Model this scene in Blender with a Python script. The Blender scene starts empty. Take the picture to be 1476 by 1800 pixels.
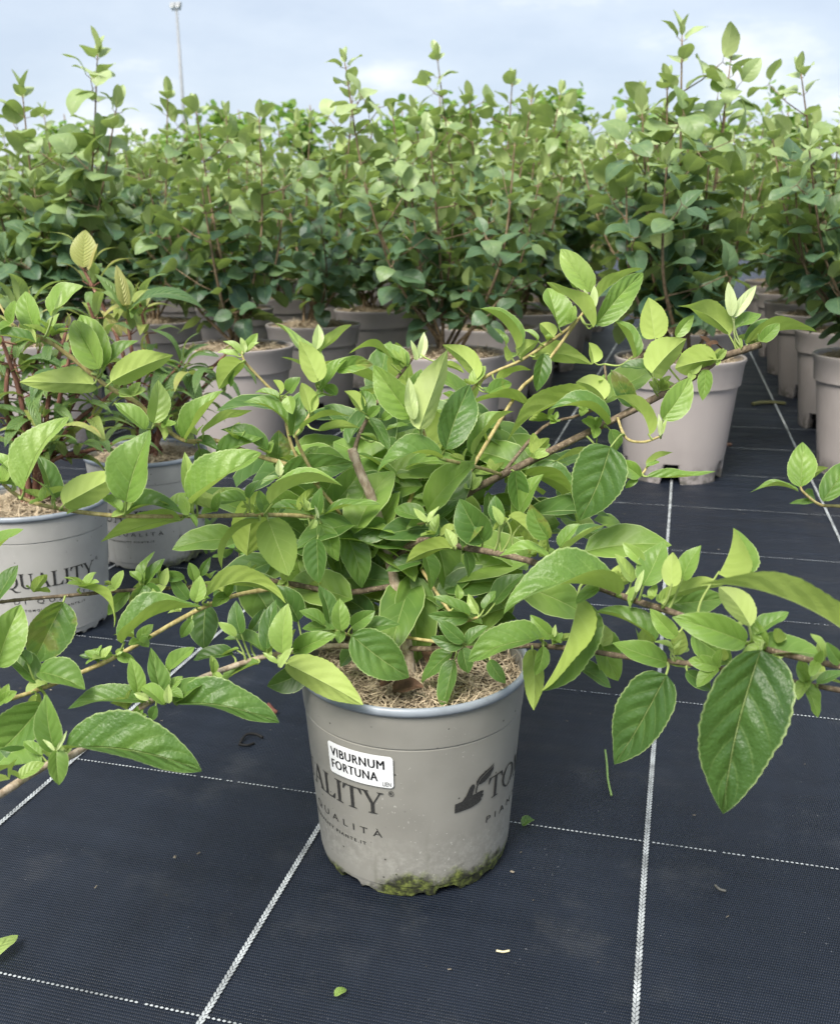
import bpy, bmesh, math, random
from mathutils import Vector, Matrix, Quaternion, noise as mnoise

random.seed(7)
scene = bpy.context.scene
COL = scene.collection
R_ = math.radians

# ------------------------------------------------------------------ camera
CAM_H, PITCH, ROLL, YAW, FPX = 0.62, 0.283323, -0.00634, 0.260251, 1714.99
def cam_axes():
    f = Vector((0, math.cos(PITCH), -math.sin(PITCH)))
    r = Vector((1, 0, 0)); u = r.cross(f)
    r2 = r * math.cos(ROLL) + u * math.sin(ROLL)
    u2 = -r * math.sin(ROLL) + u * math.cos(ROLL)
    Z = Matrix.Rotation(YAW, 3, 'Z')
    return Z @ r2, Z @ u2, Z @ f
CR, CU, CF = cam_axes()
CAM = Vector((0, 0, CAM_H))
cd = bpy.data.cameras.new('camera')
cd.sensor_fit = 'VERTICAL'; cd.sensor_height = 36.0; cd.sensor_width = 36.0
cd.lens = FPX / 1800.0 * 36.0
cd.clip_start = 0.02; cd.clip_end = 2000
cd.dof.use_dof = True; cd.dof.focus_distance = 0.98; cd.dof.aperture_fstop = 11.0
cam = bpy.data.objects.new('camera', cd)
cam.matrix_world = Matrix.Translation(CAM) @ Matrix((CR, CU, -CF)).transposed().to_4x4()
COL.objects.link(cam); scene.camera = cam

def P(px, py, d):
    """point seen at photo pixel (px, py), at depth d metres along the optical axis"""
    return CAM + (CF * FPX + CR * (px - 738) - CU * (py - 900)) * (d / FPX)
def on_plane(px, py, z=0.0):
    v = CF * FPX + CR * (px - 738) - CU * (py - 900)
    return CAM + v * ((z - CAM_H) / v.z)
def depth_of(p): return (p - CAM).dot(CF)

# ------------------------------------------------------------------ world, sun, exposure
SUN_EL, SUN_AZ = R_(52), R_(192)          # azimuth measured clockwise from +Y
W = bpy.data.worlds.new('World'); scene.world = W; W.use_nodes = True
nt = W.node_tree; nt.nodes.clear()
def N(t, kind, **kw):
    n = t.nodes.new(kind)
    for k, v in kw.items(): setattr(n, k, v)
    return n
out = N(nt, 'ShaderNodeOutputWorld'); bg = N(nt, 'ShaderNodeBackground')
sky = N(nt, 'ShaderNodeTexSky', sky_type='NISHITA', sun_disc=False)
sky.sun_elevation = SUN_EL; sky.sun_rotation = SUN_AZ; sky.air_density = 1.0; sky.dust_density = 2.0; sky.ozone_density = 1.5
tc = N(nt, 'ShaderNodeTexCoord')
mp = N(nt, 'ShaderNodeMapping'); mp.inputs['Scale'].default_value = (1.0, 1.0, 2.6); mp.inputs['Location'].default_value = (0.35, 0.2, 0.1)
n1 = N(nt, 'ShaderNodeTexNoise'); n1.inputs['Scale'].default_value = 4.6; n1.inputs['Detail'].default_value = 6; n1.inputs['Roughness'].default_value = 0.52
cr = N(nt, 'ShaderNodeValToRGB')
e0, e1 = cr.color_ramp.elements
e0.position = 0.36; e0.color = (.395, .445, .52, 1); e1.position = 0.64; e1.color = (.68, .68, .69, 1)
em = cr.color_ramp.elements.new(.52); em.color = (.46, .505, .565, 1)
sc10 = N(nt, 'ShaderNodeVectorMath', operation='SCALE'); sc10.inputs['Scale'].default_value = 8.3
mx = N(nt, 'ShaderNodeMix', data_type='RGBA'); mx.inputs['Factor'].default_value = .8
L = nt.links.new
L(tc.outputs['Generated'], mp.inputs['Vector']); L(mp.outputs[0], n1.inputs['Vector']); L(n1.outputs['Fac'], cr.inputs[0])
L(cr.outputs[0], sc10.inputs[0]); L(sc10.outputs[0], mx.inputs['B']); L(sky.outputs[0], mx.inputs['A']); L(mx.outputs['Result'], bg.inputs['Color'])
bg.inputs['Strength'].default_value = 0.1
L(bg.outputs[0], out.inputs[0])
sd = bpy.data.lights.new('sun', 'SUN'); sd.energy = 3.0; sd.angle = R_(28); sd.color = (1.0, .94, .85)
sun = bpy.data.objects.new('sun', sd); COL.objects.link(sun)
sdir = Vector((math.sin(SUN_AZ) * math.cos(SUN_EL), math.cos(SUN_AZ) * math.cos(SUN_EL), math.sin(SUN_EL)))
sun.rotation_euler = sdir.to_track_quat('Z', 'Y').to_euler()
vs = scene.view_settings
vs.view_transform = 'Standard'; vs.look = 'None'; vs.gamma = 1.0; vs.use_curve_mapping = False; vs.exposure = 1.08
scene.cycles.use_adaptive_sampling = True; scene.cycles.adaptive_threshold = .03; scene.cycles.max_bounces = 5; scene.cycles.diffuse_bounces = 2; scene.cycles.glossy_bounces = 2; scene.cycles.transmission_bounces = 4

# ------------------------------------------------------------------ helpers
def mat(name):
    m = bpy.data.materials.new(name); m.use_nodes = True
    t = m.node_tree; t.nodes.clear()
    o = t.nodes.new('ShaderNodeOutputMaterial')
    return m, t, o
def princ(t, col=None, rough=.5, spec=.5):
    b = t.nodes.new('ShaderNodeBsdfPrincipled')
    if col is not None: b.inputs['Base Color'].default_value = (*col, 1)
    b.inputs['Roughness'].default_value = rough; b.inputs['Specular IOR Level'].default_value = spec
    return b
def math_n(t, op, a, b=None, c=None, clamp=False):
    n = t.nodes.new('ShaderNodeMath'); n.operation = op; n.use_clamp = clamp
    for i, x in enumerate((a, b, c)):
        if x is None: continue
        if isinstance(x, (int, float)): n.inputs[i].default_value = x
        else: t.links.new(x, n.inputs[i])
    return n.outputs[0]
def mixc(t, f, a, b, blend='MIX'):
    n = t.nodes.new('ShaderNodeMix'); n.data_type = 'RGBA'; n.blend_type = blend
    for s, x in (('Factor', f), ('A', a), ('B', b)):
        if isinstance(x, (int, float)): n.inputs[s].default_value = x
        elif isinstance(x, tuple): n.inputs[s].default_value = (*x, 1) if len(x) == 3 else x
        else: t.links.new(x, n.inputs[s])
    return n.outputs['Result']
def ramp(t, f, stops):
    n = t.nodes.new('ShaderNodeValToRGB'); e = n.color_ramp.elements
    while len(e) < len(stops): e.new(.5)
    for el, (p, c) in zip(e, stops):
        el.position = p; el.color = (*c, 1) if len(c) == 3 else c
    t.links.new(f, n.inputs[0]); return n.outputs[0]
def noise_n(t, vec, scale, detail=3, rough=.5):
    n = t.nodes.new('ShaderNodeTexNoise'); n.inputs['Scale'].default_value = scale
    n.inputs['Detail'].default_value = detail; n.inputs['Roughness'].default_value = rough
    if vec is not None: t.links.new(vec, n.inputs['Vector'])
    return n.outputs['Fac']
def mrange(t, x, a, b, c=0.0, d=1.0, smooth=True):
    n = t.nodes.new('ShaderNodeMapRange'); n.interpolation_type = 'SMOOTHSTEP' if smooth else 'LINEAR'
    t.links.new(x, n.inputs[0])
    for i, v in zip((1, 2, 3, 4), (a, b, c, d)): n.inputs[i].default_value = v
    return n.outputs[0]
def coord(t, which='Object'):
    return t.nodes.new('ShaderNodeTexCoord').outputs[which]
def sep(t, v):
    n = t.nodes.new('ShaderNodeSeparateXYZ'); t.links.new(v, n.inputs[0]); return n.outputs
def bump(t, h, strength=.5, dist=.002):
    n = t.nodes.new('ShaderNodeBump'); n.inputs['Strength'].default_value = strength; n.inputs['Distance'].default_value = dist
    t.links.new(h, n.inputs['Height']); return n.outputs[0]

def mesh_obj(name, verts, faces, material, parent=None, smooth=True, uv=None, link=True):
    me = bpy.data.meshes.new(name)
    me.from_pydata([tuple(v) for v in verts], [], faces)
    if uv:
        l = me.uv_layers.new(name='UVMap')
        for lp in me.loops: l.data[lp.index].uv = uv[lp.vertex_index]
    if smooth: me.polygons.foreach_set('use_smooth', [True] * len(me.polygons))
    if material: me.materials.append(material)
    me.update()
    if not link: return me
    o = bpy.data.objects.new(name, me); COL.objects.link(o)
    if parent: o.parent = parent
    return o
def inst(name, me, parent=None):
    o = bpy.data.objects.new(name, me); COL.objects.link(o)
    if parent: o.parent = parent
    return o
def empty(name, loc):
    o = bpy.data.objects.new(name, None); o.empty_display_size = .05; o.location = loc; COL.objects.link(o); return o
def tag(o, label=None, cat=None, group=None, kind=None):
    if label: o['label'] = label
    if cat: o['category'] = cat
    if group: o['group'] = group
    if kind: o['kind'] = kind
    return o

def spline(pts, n):
    """Catmull-Rom through pts [(Vector, radius)], n samples a span"""
    o = []
    for i in range(len(pts) - 1):
        p0 = pts[max(i - 1, 0)]; p1 = pts[i]; p2 = pts[i + 1]; p3 = pts[min(i + 2, len(pts) - 1)]
        for k in range(n):
            t = k / n
            a = [(-.5 * t + t * t - .5 * t ** 3), (1 - 2.5 * t * t + 1.5 * t ** 3), (.5 * t + 2 * t * t - 1.5 * t ** 3), (-.5 * t * t + .5 * t ** 3)]
            o.append((p0[0] * a[0] + p1[0] * a[1] + p2[0] * a[2] + p3[0] * a[3], p1[1] * (1 - t) + p2[1] * t))
    o.append(pts[-1]); return o
def tube(V, F, path, sides=8, cap=True, jitter=0.0):
    b0 = len(V); n = len(path); ref = Vector((.31, .17, .93))
    for i, (p, r) in enumerate(path):
        d = (path[min(i + 1, n - 1)][0] - path[max(i - 1, 0)][0])
        d = d.normalized() if d.length > 1e-9 else Vector((0, 0, 1))
        x = d.cross(ref); x = x.normalized() if x.length > 1e-4 else d.orthogonal().normalized()
        y = d.cross(x)
        for k in range(sides):
            a = 2 * math.pi * k / sides
            rr = r * (1 + (random.uniform(-jitter, jitter) if jitter else 0))
            V.append(p + (x * math.cos(a) + y * math.sin(a)) * rr)
    for i in range(n - 1):
        for k in range(sides):
            a = b0 + i * sides + k; b = b0 + i * sides + (k + 1) % sides
            F.append((a, a + sides, b + sides, b))
    if cap:
        F.append(tuple(b0 + k for k in range(sides)))
        F.append(tuple(b0 + (n - 1) * sides + k for k in reversed(range(sides))))

# ------------------------------------------------------------------ materials
def leaf_material(name, stops, back_stops, vein_n=6.5, vein_k=.42, vein_w=.05, vein_amt=.5, edge=.5, rough=.45, trans=.25,
                  attr=False, spots=True, bump_s=.35, rib=0.0, spec=.4, lat_amt=.28):
    m, t, o = mat(name)
    uv = coord(t, 'UV'); s3 = sep(t, uv)
    s = math_n(t, 'ABSOLUTE', math_n(t, 'MULTIPLY_ADD', s3[0], 2.0, -1.0)); v = s3[1]
    if attr:
        a = t.nodes.new('ShaderNodeAttribute'); a.attribute_name = 'age'; age0 = a.outputs['Fac']
        rnd = noise_n(t, coord(t, 'Object'), 37.0, 1)
    else:
        oi = t.nodes.new('ShaderNodeObjectInfo'); sc = t.nodes.new('ShaderNodeSeparateColor'); t.links.new(oi.outputs['Color'], sc.inputs[0])
        age0 = sc.outputs[0]; rnd = oi.outputs['Random']
    age = math_n(t, 'ADD', age0, math_n(t, 'MULTIPLY_ADD', rnd, .22, -.11), clamp=True)
    obj = coord(t, 'Object')
    blot = noise_n(t, obj, 38.0 if spots else 4.0, 1)
    age2 = math_n(t, 'ADD', age, math_n(t, 'MULTIPLY_ADD', blot, .26, -.13), clamp=True)
    top = ramp(t, age2, stops); back = ramp(t, age2, back_stops)
    # side veins run obliquely to the margin, slightly curved
    curve = math_n(t, 'MULTIPLY', math_n(t, 'POWER', s, 1.25), vein_k)
    sgn = math_n(t, 'MULTIPLY', math_n(t, 'GREATER_THAN', s3[0], .5), .37)
    ph = math_n(t, 'ADD', sgn, math_n(t, 'MULTIPLY', math_n(t, 'SUBTRACT', math_n(t, 'POWER', v, .85), math_n(t, 'MULTIPLY', curve, .5)), vein_n))
    pp = math_n(t, 'PINGPONG', ph, .5)
    lat = math_n(t, 'SUBTRACT', 1.0, mrange(t, pp, vein_w * .2, vein_w * 1.3))
    lat = math_n(t, 'MULTIPLY', lat, mrange(t, s, .55, .98, 1, 0))
    mid = math_n(t, 'SUBTRACT', 1.0, mrange(t, s, .012, .04))
    vein = math_n(t, 'MAXIMUM', math_n(t, 'MULTIPLY', lat, lat_amt), mid)
    light = mixc(t, .55, top, (.55, .66, .26))
    topv = mixc(t, math_n(t, 'MULTIPLY', vein, vein_amt), top, light)
    eg = math_n(t, 'MULTIPLY', mrange(t, s, .93, .99), edge)
    topv = mixc(t, eg, topv, (.56, .68, .30))
    if spots:
        sp = mrange(t, noise_n(t, obj, 55.0, 2), .79, .84)
        topv = mixc(t, math_n(t, 'MULTIPLY', sp, .55), topv, (.16, .09, .03))
        if not attr:      # a few leaves carry brown scorched patches and yellowed tips
            sn = noise_n(t, obj, 46.0, 3, .65)
            pt = math_n(t, 'MULTIPLY', sc.outputs[2], mrange(t, math_n(t, 'ADD', sn, math_n(t, 'MULTIPLY', math_n(t, 'POWER', v, 3.0), .10)), .60, .65))
            ye = math_n(t, 'MULTIPLY', sc.outputs[2], math_n(t, 'MULTIPLY', mrange(t, sn, .50, .60), .6))
            topv = mixc(t, ye, topv, (.40, .38, .07)); topv = mixc(t, pt, topv, (.11, .055, .03))
    backv = mixc(t, math_n(t, 'MULTIPLY', vein, .45), back, (.50, .60, .24))
    geo = t.nodes.new('ShaderNodeNewGeometry')
    col = mixc(t, geo.outputs['Backfacing'], topv, backv)
    b = princ(t, None, rough, spec); t.links.new(col, b.inputs['Base Color'])
    rr = math_n(t, 'MULTIPLY_ADD', geo.outputs['Backfacing'], .25, rough); t.links.new(rr, b.inputs['Roughness'])
    tint = mixc(t, .55, col, (.46, .66, .10))
    tr = t.nodes.new('ShaderNodeBsdfTranslucent'); t.links.new(tint, tr.inputs['Color'])
    ms = t.nodes.new('ShaderNodeMixShader'); ms.inputs[0].default_value = trans
    t.links.new(b.outputs[0], ms.inputs[1]); t.links.new(tr.outputs[0], ms.inputs[2]); t.links.new(ms.outputs[0], o.inputs[0])
    quilt = math_n(t, 'MULTIPLY', mrange(t, pp, 0, .5), mrange(t, s, 0, .9, 1, .2))
    h = math_n(t, 'ADD', math_n(t, 'MULTIPLY', quilt, .8 + rib), math_n(t, 'MULTIPLY_ADD', mid, -.6, (math_n(t, 'MULTIPLY', noise_n(t, obj, 230.0, 2, .6), .55) if spots else 0.0)))
    bnode = t.nodes.new('ShaderNodeBump'); bnode.inputs['Distance'].default_value = .003; t.links.new(h, bnode.inputs['Height'])
    if attr: bnode.inputs['Strength'].default_value = bump_s * .5
    else: t.links.new(math_n(t, 'MULTIPLY', math_n(t, 'MULTIPLY', sc.outputs[1], bump_s), math_n(t, 'MULTIPLY_ADD', geo.outputs['Backfacing'], -.6, 1.0)), bnode.inputs['Strength'])
    bn = bnode.outputs[0]; t.links.new(bn, b.inputs['Normal']); t.links.new(bn, tr.inputs['Normal'])
    return m
HERO_TOP = [(0, (.032, .082, .022)), (.3, (.088, .180, .038)), (.55, (.198, .325, .062)), (.8, (.36, .48, .14)), (1, (.54, .62, .33))]
HERO_BACK = [(0, (.19, .29, .06)), (.35, (.33, .44, .09)), (.7, (.43, .54, .15)), (1, (.57, .64, .32))]
M_LEAF = leaf_material('shrub_leaf', HERO_TOP, HERO_BACK, vein_n=5.2, vein_k=.62, vein_amt=.62, edge=.5, rough=.40, trans=.32, bump_s=.9)
M_LEAF_J = leaf_material('shrub_leaf_joined', HERO_TOP, HERO_BACK, vein_n=5.2, vein_k=.62, vein_amt=.62, edge=.7, rough=.46, trans=.36, bump_s=.5, attr=True)
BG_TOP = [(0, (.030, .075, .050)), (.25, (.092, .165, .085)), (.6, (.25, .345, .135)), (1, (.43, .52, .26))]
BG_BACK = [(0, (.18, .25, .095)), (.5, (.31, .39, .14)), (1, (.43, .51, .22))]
M_BG = leaf_material('broad_leaf', BG_TOP, BG_BACK, vein_n=5.5, vein_k=.7, vein_amt=.3, edge=.15, rough=.42, trans=.25, spots=False, bump_s=.4)
M_BG_J = leaf_material('broad_leaf_joined', BG_TOP, BG_BACK, vein_n=5.5, vein_k=.7, vein_amt=.3, edge=.15, rough=.42, trans=.25, attr=True, spots=False, bump_s=.4)
RB_TOP = [(0, (.070, .145, .048)), (.4, (.15, .25, .07)), (.75, (.28, .35, .09)), (1, (.42, .38, .13))]
RB_BACK = [(0, (.20, .28, .10)), (.5, (.29, .37, .13)), (1, (.43, .40, .15))]
M_RIB = leaf_material('ribbed_leaf', RB_TOP, RB_BACK, lat_amt=.6, vein_n=11.0, vein_k=.5, vein_w=.12, vein_amt=.6, edge=.2, rough=.42, trans=.3, spots=False, bump_s=.9, rib=.6)
FAR_TOP = [(0, (.10, .22, .045)), (.5, (.19, .35, .075)), (1, (.33, .49, .13))]
M_FAR = leaf_material('bright_leaf', FAR_TOP, FAR_TOP, vein_amt=.2, edge=0, trans=.45, attr=True, spots=False)
M_WEED = leaf_material('weed_leaf', FAR_TOP, FAR_TOP, vein_amt=.2, edge=0, trans=.25, spots=False)

def bark_material(name, c1, c2, scale=220, bs=.6):
    m, t, o = mat(name); ob = coord(t, 'Object')
    mp = t.nodes.new('ShaderNodeMapping'); mp.inputs['Scale'].default_value = (1, 1, .45); t.links.new(ob, mp.inputs[0])
    n = noise_n(t, mp.outputs[0], scale, 4, .6)
    c = mixc(t, mrange(t, n, .36, .66), c1, c2)
    lent = mrange(t, noise_n(t, ob, scale * 2.2, 1), .66, .72)
    c = mixc(t, math_n(t, 'MULTIPLY', lent, .6), c, (.55, .45, .30))
    b = princ(t, None, .8, .25); t.links.new(c, b.inputs['Base Color']); t.links.new(bump(t, n, bs, .0012), b.inputs['Normal'])
    t.links.new(b.outputs[0], o.inputs[0]); return m
M_BARK = bark_material('bark_brown', (.095, .070, .048), (.20, .155, .105))
M_TRUNK = bark_material('bark_tan', (.26, .20, .14), (.46, .385, .295))
M_TWIG = bark_material('twig_green_tan', (.30, .24, .10), (.46, .40, .18), 260, .3)
M_BGSTEM = bark_material('stem_brown', (.13, .09, .055), (.26, .19, .12), 120, .4)
M_RED = bark_material('stem_red', (.11, .05, .035), (.22, .11, .075), 120, .3)

def fabric_material():
    m, t, o = mat('woven_ground_cover')
    ob = coord(t, 'Object')
    wob = noise_n(t, ob, 3.5, 2)
    x, y, _ = sep(t, ob)
    u = math_n(t, 'MULTIPLY', math_n(t, 'ADD', x, math_n(t, 'MULTIPLY', wob, .006)), 1 / .0019)
    v = math_n(t, 'MULTIPLY', math_n(t, 'ADD', y, math_n(t, 'MULTIPLY', wob, .008)), 1 / .0034)
    row = math_n(t, 'MULTIPLY', math_n(t, 'FLOOR', v), math.pi)
    a = math_n(t, 'SINE', math_n(t, 'ADD', math_n(t, 'MULTIPLY', u, math.pi * 2), row))
    bnd = math_n(t, 'ABSOLUTE', math_n(t, 'SINE', math_n(t, 'MULTIPLY', v, math.pi)))
    hgt = math_n(t, 'MULTIPLY', math_n(t, 'MULTIPLY_ADD', a, .5, .5), bnd)
    # bands of slightly different tape tension and dust
    st = t.nodes.new('ShaderNodeMapping'); st.inputs['Scale'].default_value = (26, 1.2, 1); t.links.new(ob, st.inputs[0])
    bands = noise_n(t, st.outputs[0], 1.0, 3)
    st2 = t.nodes.new('ShaderNodeMapping'); st2.inputs['Scale'].default_value = (1.2, 40, 1); t.links.new(ob, st2.inputs[0])
    bands2 = noise_n(t, st2.outputs[0], 1.0, 3)
    big = noise_n(t, ob, 2.1, 4, .55)
    fine = noise_n(t, ob, 420, 2)
    f = math_n(t, 'ADD', math_n(t, 'MULTIPLY', hgt, .55), math_n(t, 'ADD', math_n(t, 'MULTIPLY', bands, .35), math_n(t, 'MULTIPLY', bands2, .3)))
    c = ramp(t, math_n(t, 'MULTIPLY_ADD', big, .14, math_n(t, 'SUBTRACT', f, .2)),
             [(0, (.0030, .0046, .0086)), (.35, (.0058, .0102, .0205)), (.75, (.0150, .0240, .0420)), (1, (.060, .074, .100))])
    dust = mrange(t, noise_n(t, ob, 9, 6, .65), .52, .74)
    c = mixc(t, math_n(t, 'MULTIPLY', dust, .2), c, (.085, .088, .09))
    wear = math_n(t, 'MULTIPLY', mrange(t, noise_n(t, ob, 300, 2), .69, .75), mrange(t, noise_n(t, ob, 14, 3), .45, .62))
    c = mixc(t, math_n(t, 'MULTIPLY', wear, .45), c, (.22, .23, .25))
    b = princ(t, None, .48, .38); t.links.new(c, b.inputs['Base Color'])
    t.links.new(mrange(t, bands2, .3, .7, .40, .58), b.inputs['Roughness'])
    h = math_n(t, 'ADD', math_n(t, 'MULTIPLY', hgt, 1.0), math_n(t, 'MULTIPLY', fine, .3))
    bn = t.nodes.new('ShaderNodeBump'); bn.inputs['Strength'].default_value = .8; bn.inputs['Distance'].default_value = .0011
    t.links.new(h, bn.inputs['Height'])
    bn2 = t.nodes.new('ShaderNodeBump'); bn2.inputs['Strength'].default_value = .35; bn2.inputs['Distance'].default_value = .03
    t.links.new(noise_n(t, ob, 4, 4), bn2.inputs['Height']); t.links.new(bn.outputs[0], bn2.inputs['Normal'])
    t.links.new(bn2.outputs[0], b.inputs['Normal']); t.links.new(b.outputs[0], o.inputs[0]); return m
M_FAB = fabric_material()
def simple(name, col, rough=.6, spec=.4, nscale=0, namt=.0, col2=None):
    m, t, o = mat(name); b = princ(t, col, rough, spec)
    if nscale:
        n = noise_n(t, coord(t, 'Object'), nscale, 4, .6)
        c = mixc(t, mrange(t, n, .3, .7), col, col2 or tuple(x * (1 - namt) for x in col)); t.links.new(c, b.inputs['Base Color'])
    t.links.new(b.outputs[0], o.inputs[0]); return m
M_THREAD = simple('white_thread', (.44, .475, .49), .5, .4, 28, .6)
M_LAND = simple('grass_land', (.06, .11, .03), .9, .1, 3, .4)
M_RIM = simple('pot_rim_plastic', (.27, .305, .345), .38, .5, 30, .25)
M_INK = simple('dark_print', (.018, .018, .018), .6, .3, 900, .0, (.05, .05, .048))
M_LABEL = simple('white_label', (.80, .82, .83), .35, .4, 40, .08)
M_LTXT = simple('black_label_print', (.012, .012, .014), .5, .3)
M_POLE = simple('galvanised_steel', (.30, .32, .34), .45, .5, 8, .2)
M_TAG = simple('white_tag', (.75, .77, .8), .4, .4)
M_DARKHOLE = simple('pot_inside', (.02, .02, .02), .8, .2)

def hero_pot_material(h, seed=0.0, moss=1.0, base=(.255, .250, .224)):
    m, t, o = mat('printed_pot_plastic')
    ob0 = coord(t, 'Object')
    ad = t.nodes.new('ShaderNodeVectorMath'); ad.operation = 'ADD'; t.links.new(ob0, ad.inputs[0]); ad.inputs[1].default_value = (seed, seed * .7, 0); ob = ad.outputs[0]
    x, y, z = sep(t, ob0)
    n = noise_n(t, ob, 18, 4)
    c = mixc(t, mrange(t, n, .3, .7), base, tuple(v * .86 for v in base))
    # chalky water marks low on the wall
    lim = math_n(t, 'MULTIPLY', mrange(t, z, .015, .035), mrange(t, z, .085, .035, 0, 1))
    lim = math_n(t, 'MULTIPLY', lim, mrange(t, noise_n(t, ob, 120, 6, .75), .40, .66))
    c = mixc(t, math_n(t, 'MULTIPLY', lim, .42), c, (.40, .40, .36))
    # pale and dark flecks
    fl = mrange(t, noise_n(t, ob, 330, 1), .71, .75); c = mixc(t, math_n(t, 'MULTIPLY', math_n(t, 'MULTIPLY', fl, mrange(t, noise_n(t, ob, 14, 3), .45, .62)), .5), c, (.52, .52, .47))
    vo = t.nodes.new('ShaderNodeTexVoronoi'); vo.inputs['Scale'].default_value = 75; t.links.new(ob, vo.inputs['Vector'])
    dk = math_n(t, 'MULTIPLY', mrange(t, vo.outputs['Distance'], .10, .05), mrange(t, noise_n(t, ob, 23, 2), .46, .52))
    c = mixc(t, math_n(t, 'MULTIPLY', dk, .85), c, (.02, .02, .015))
    stk_ = t.nodes.new('ShaderNodeMapping'); stk_.inputs['Scale'].default_value = (60, 60, 3.5); t.links.new(ob, stk_.inputs[0])
    sk = math_n(t, 'MULTIPLY', mrange(t, noise_n(t, stk_.outputs[0], 1.0, 3, .6), .56, .78), mrange(t, z, .14, .03))
    c = mixc(t, math_n(t, 'MULTIPLY', sk, .38), c, (.09, .095, .06))
    # algae growing up from the foot
    an = noise_n(t, ob, 40, 5, .7); an2 = noise_n(t, ob, 8, 2)
    lev = math_n(t, 'ADD', math_n(t, 'MULTIPLY', z, 1 / .045), math_n(t, 'MULTIPLY_ADD', an2, -2.8, 1.68))
    al = mrange(t, math_n(t, 'SUBTRACT', lev, math_n(t, 'MULTIPLY', an, 1.1)), .10, -.30)
    al = math_n(t, 'MULTIPLY', al, moss)
    ac = ramp(t, noise_n(t, ob, 110, 3, .7), [(.36, (.006, .007, .004)), (.48, (.04, .05, .010)), (.58, (.12, .15, .028)), (.74, (.24, .26, .07))])
    c = mixc(t, math_n(t, 'MULTIPLY', al, .93), c, ac)
    b = princ(t, None, .55, .35); t.links.new(c, b.inputs['Base Color'])
    t.links.new(bump(t, math_n(t, 'ADD', math_n(t, 'MULTIPLY', al, an), math_n(t, 'MULTIPLY', n, .15)), .5, .002), b.inputs['Normal'])
    t.links.new(b.outputs[0], o.inputs[0]); return m
def bg_pot_material():
    m, t, o = mat('taupe_pot_plastic'); ob = coord(t, 'Object'); x, y, z = sep(t, ob)
    base = (.375, .340, .326)
    c = mixc(t, mrange(t, noise_n(t, ob, 7, 4), .3, .7), base, tuple(v * .88 for v in base))
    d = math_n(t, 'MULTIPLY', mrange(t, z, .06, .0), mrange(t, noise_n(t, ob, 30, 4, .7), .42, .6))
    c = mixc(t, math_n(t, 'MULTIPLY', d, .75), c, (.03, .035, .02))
    st = t.nodes.new('ShaderNodeMapping'); st.inputs['Scale'].default_value = (30, 30, 1.5); t.links.new(ob, st.inputs[0])
    c = mixc(t, math_n(t, 'MULTIPLY', mrange(t, noise_n(t, st.outputs[0], 1.0, 3), .5, .8), .18), c, (.42, .38, .36))
    b = princ(t, None, .45, .4); t.links.new(c, b.inputs['Base Color']); t.links.new(b.outputs[0], o.inputs[0]); return m
M_BGPOT = bg_pot_material()
def mulch_material(name, a, bcol):
    m, t, o = mat(name); ob = coord(t, 'Object')
    c = ramp(t, noise_n(t, ob, 130, 4, .7), [(.3, a), (.5, bcol), (.72, tuple(min(1, v * 1.5) for v in bcol))])
    b = princ(t, None, .9, .15); t.links.new(c, b.inputs['Base Color'])
    t.links.new(bump(t, noise_n(t, ob, 90, 5, .7), .8, .004), b.inputs['Normal']); t.links.new(b.outputs[0], o.inputs[0]); return m
M_MULCH = mulch_material('coir_bed', (.03, .02, .012), (.13, .085, .05))
M_FIBRE = mulch_material('coir_fibre', (.17, .125, .08), (.46, .38, .27))
M_FIBRE2 = mulch_material('pale_straw_fibre', (.25, .19, .12), (.46, .38, .27))

# ------------------------------------------------------------------ ground
land = mesh_obj('land', [(-700, -60, -.03), (700, -60, -.03), (700, 1300, -.03), (-700, 1300, -.03)], [(0, 1, 2, 3)], M_LAND, smooth=False)
tag(land, kind='structure')
gx, gy = 60, 60
gv = [(-22 + 34 * i / gx, -1 + 26 * j / gy, 0) for j in range(gy + 1) for i in range(gx + 1)]
gf = [(j * (gx + 1) + i, j * (gx + 1) + i + 1, (j + 1) * (gx + 1) + i + 1, (j + 1) * (gx + 1) + i) for j in range(gy) for i in range(gx)]
ground = mesh_obj('ground', gv, gf, M_FAB, smooth=True); tag(ground, kind='structure')

SX, OX, SY, OY = .340834, -.681453, .330888, .583383
def stitch(V, F, cx, cy, ax, lx, ly, hz):
    b = len(V); ca, sa = math.cos(ax), math.sin(ax)
    prof = [(-1, 0, 0), (-.6, .75, .55), (0, 1, 1), (.6, .75, .55), (1, 0, 0)]
    for (a, w, z) in prof:
        for s in (-1, 0, 1):
            X, Y = a * lx, s * w * ly
            V.append((cx + X * ca - Y * sa, cy + X * sa + Y * ca, .0015 + hz * z * (1 - .6 * abs(s)) + .0004))
    for i in range(4):
        for k in range(2):
            a = b + i * 3 + k; F.append((a, a + 3, a + 4, a + 1))
random.seed(11)
for i in range(-10, 6):                      # lengthwise thick lines: two rows of slanted stitches
    x0 = OX + i * SX; V, F = [], []; y = 0.05
    near = -1 <= i <= 5
    yend = 7.0 if near else 14.0
    wid = .0015
    while near and y < 3.2:
        wob = .0022 * mnoise.noise(Vector((i * 5.3, y * 1.7, 0)))
        for s in (-1, 1):
            stitch(V, F, x0 + wob + s * wid, y + (0 if s < 0 else .0026), R_(90 - s * 20), .0034, .0013, .0011 * random.uniform(.7, 1.1))
        y += .0052 + random.uniform(-.0003, .0003)
    b = len(V); ys = max(y, .3)
    V += [(x0 - .0034, ys, .004), (x0 + .0034, ys, .004), (x0 + .0034, yend, .004), (x0 - .0034, yend, .004)]; F.append((b, b + 1, b + 2, b + 3))
    mesh_obj('woven_line', V, F, M_THREAD, ground)
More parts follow.
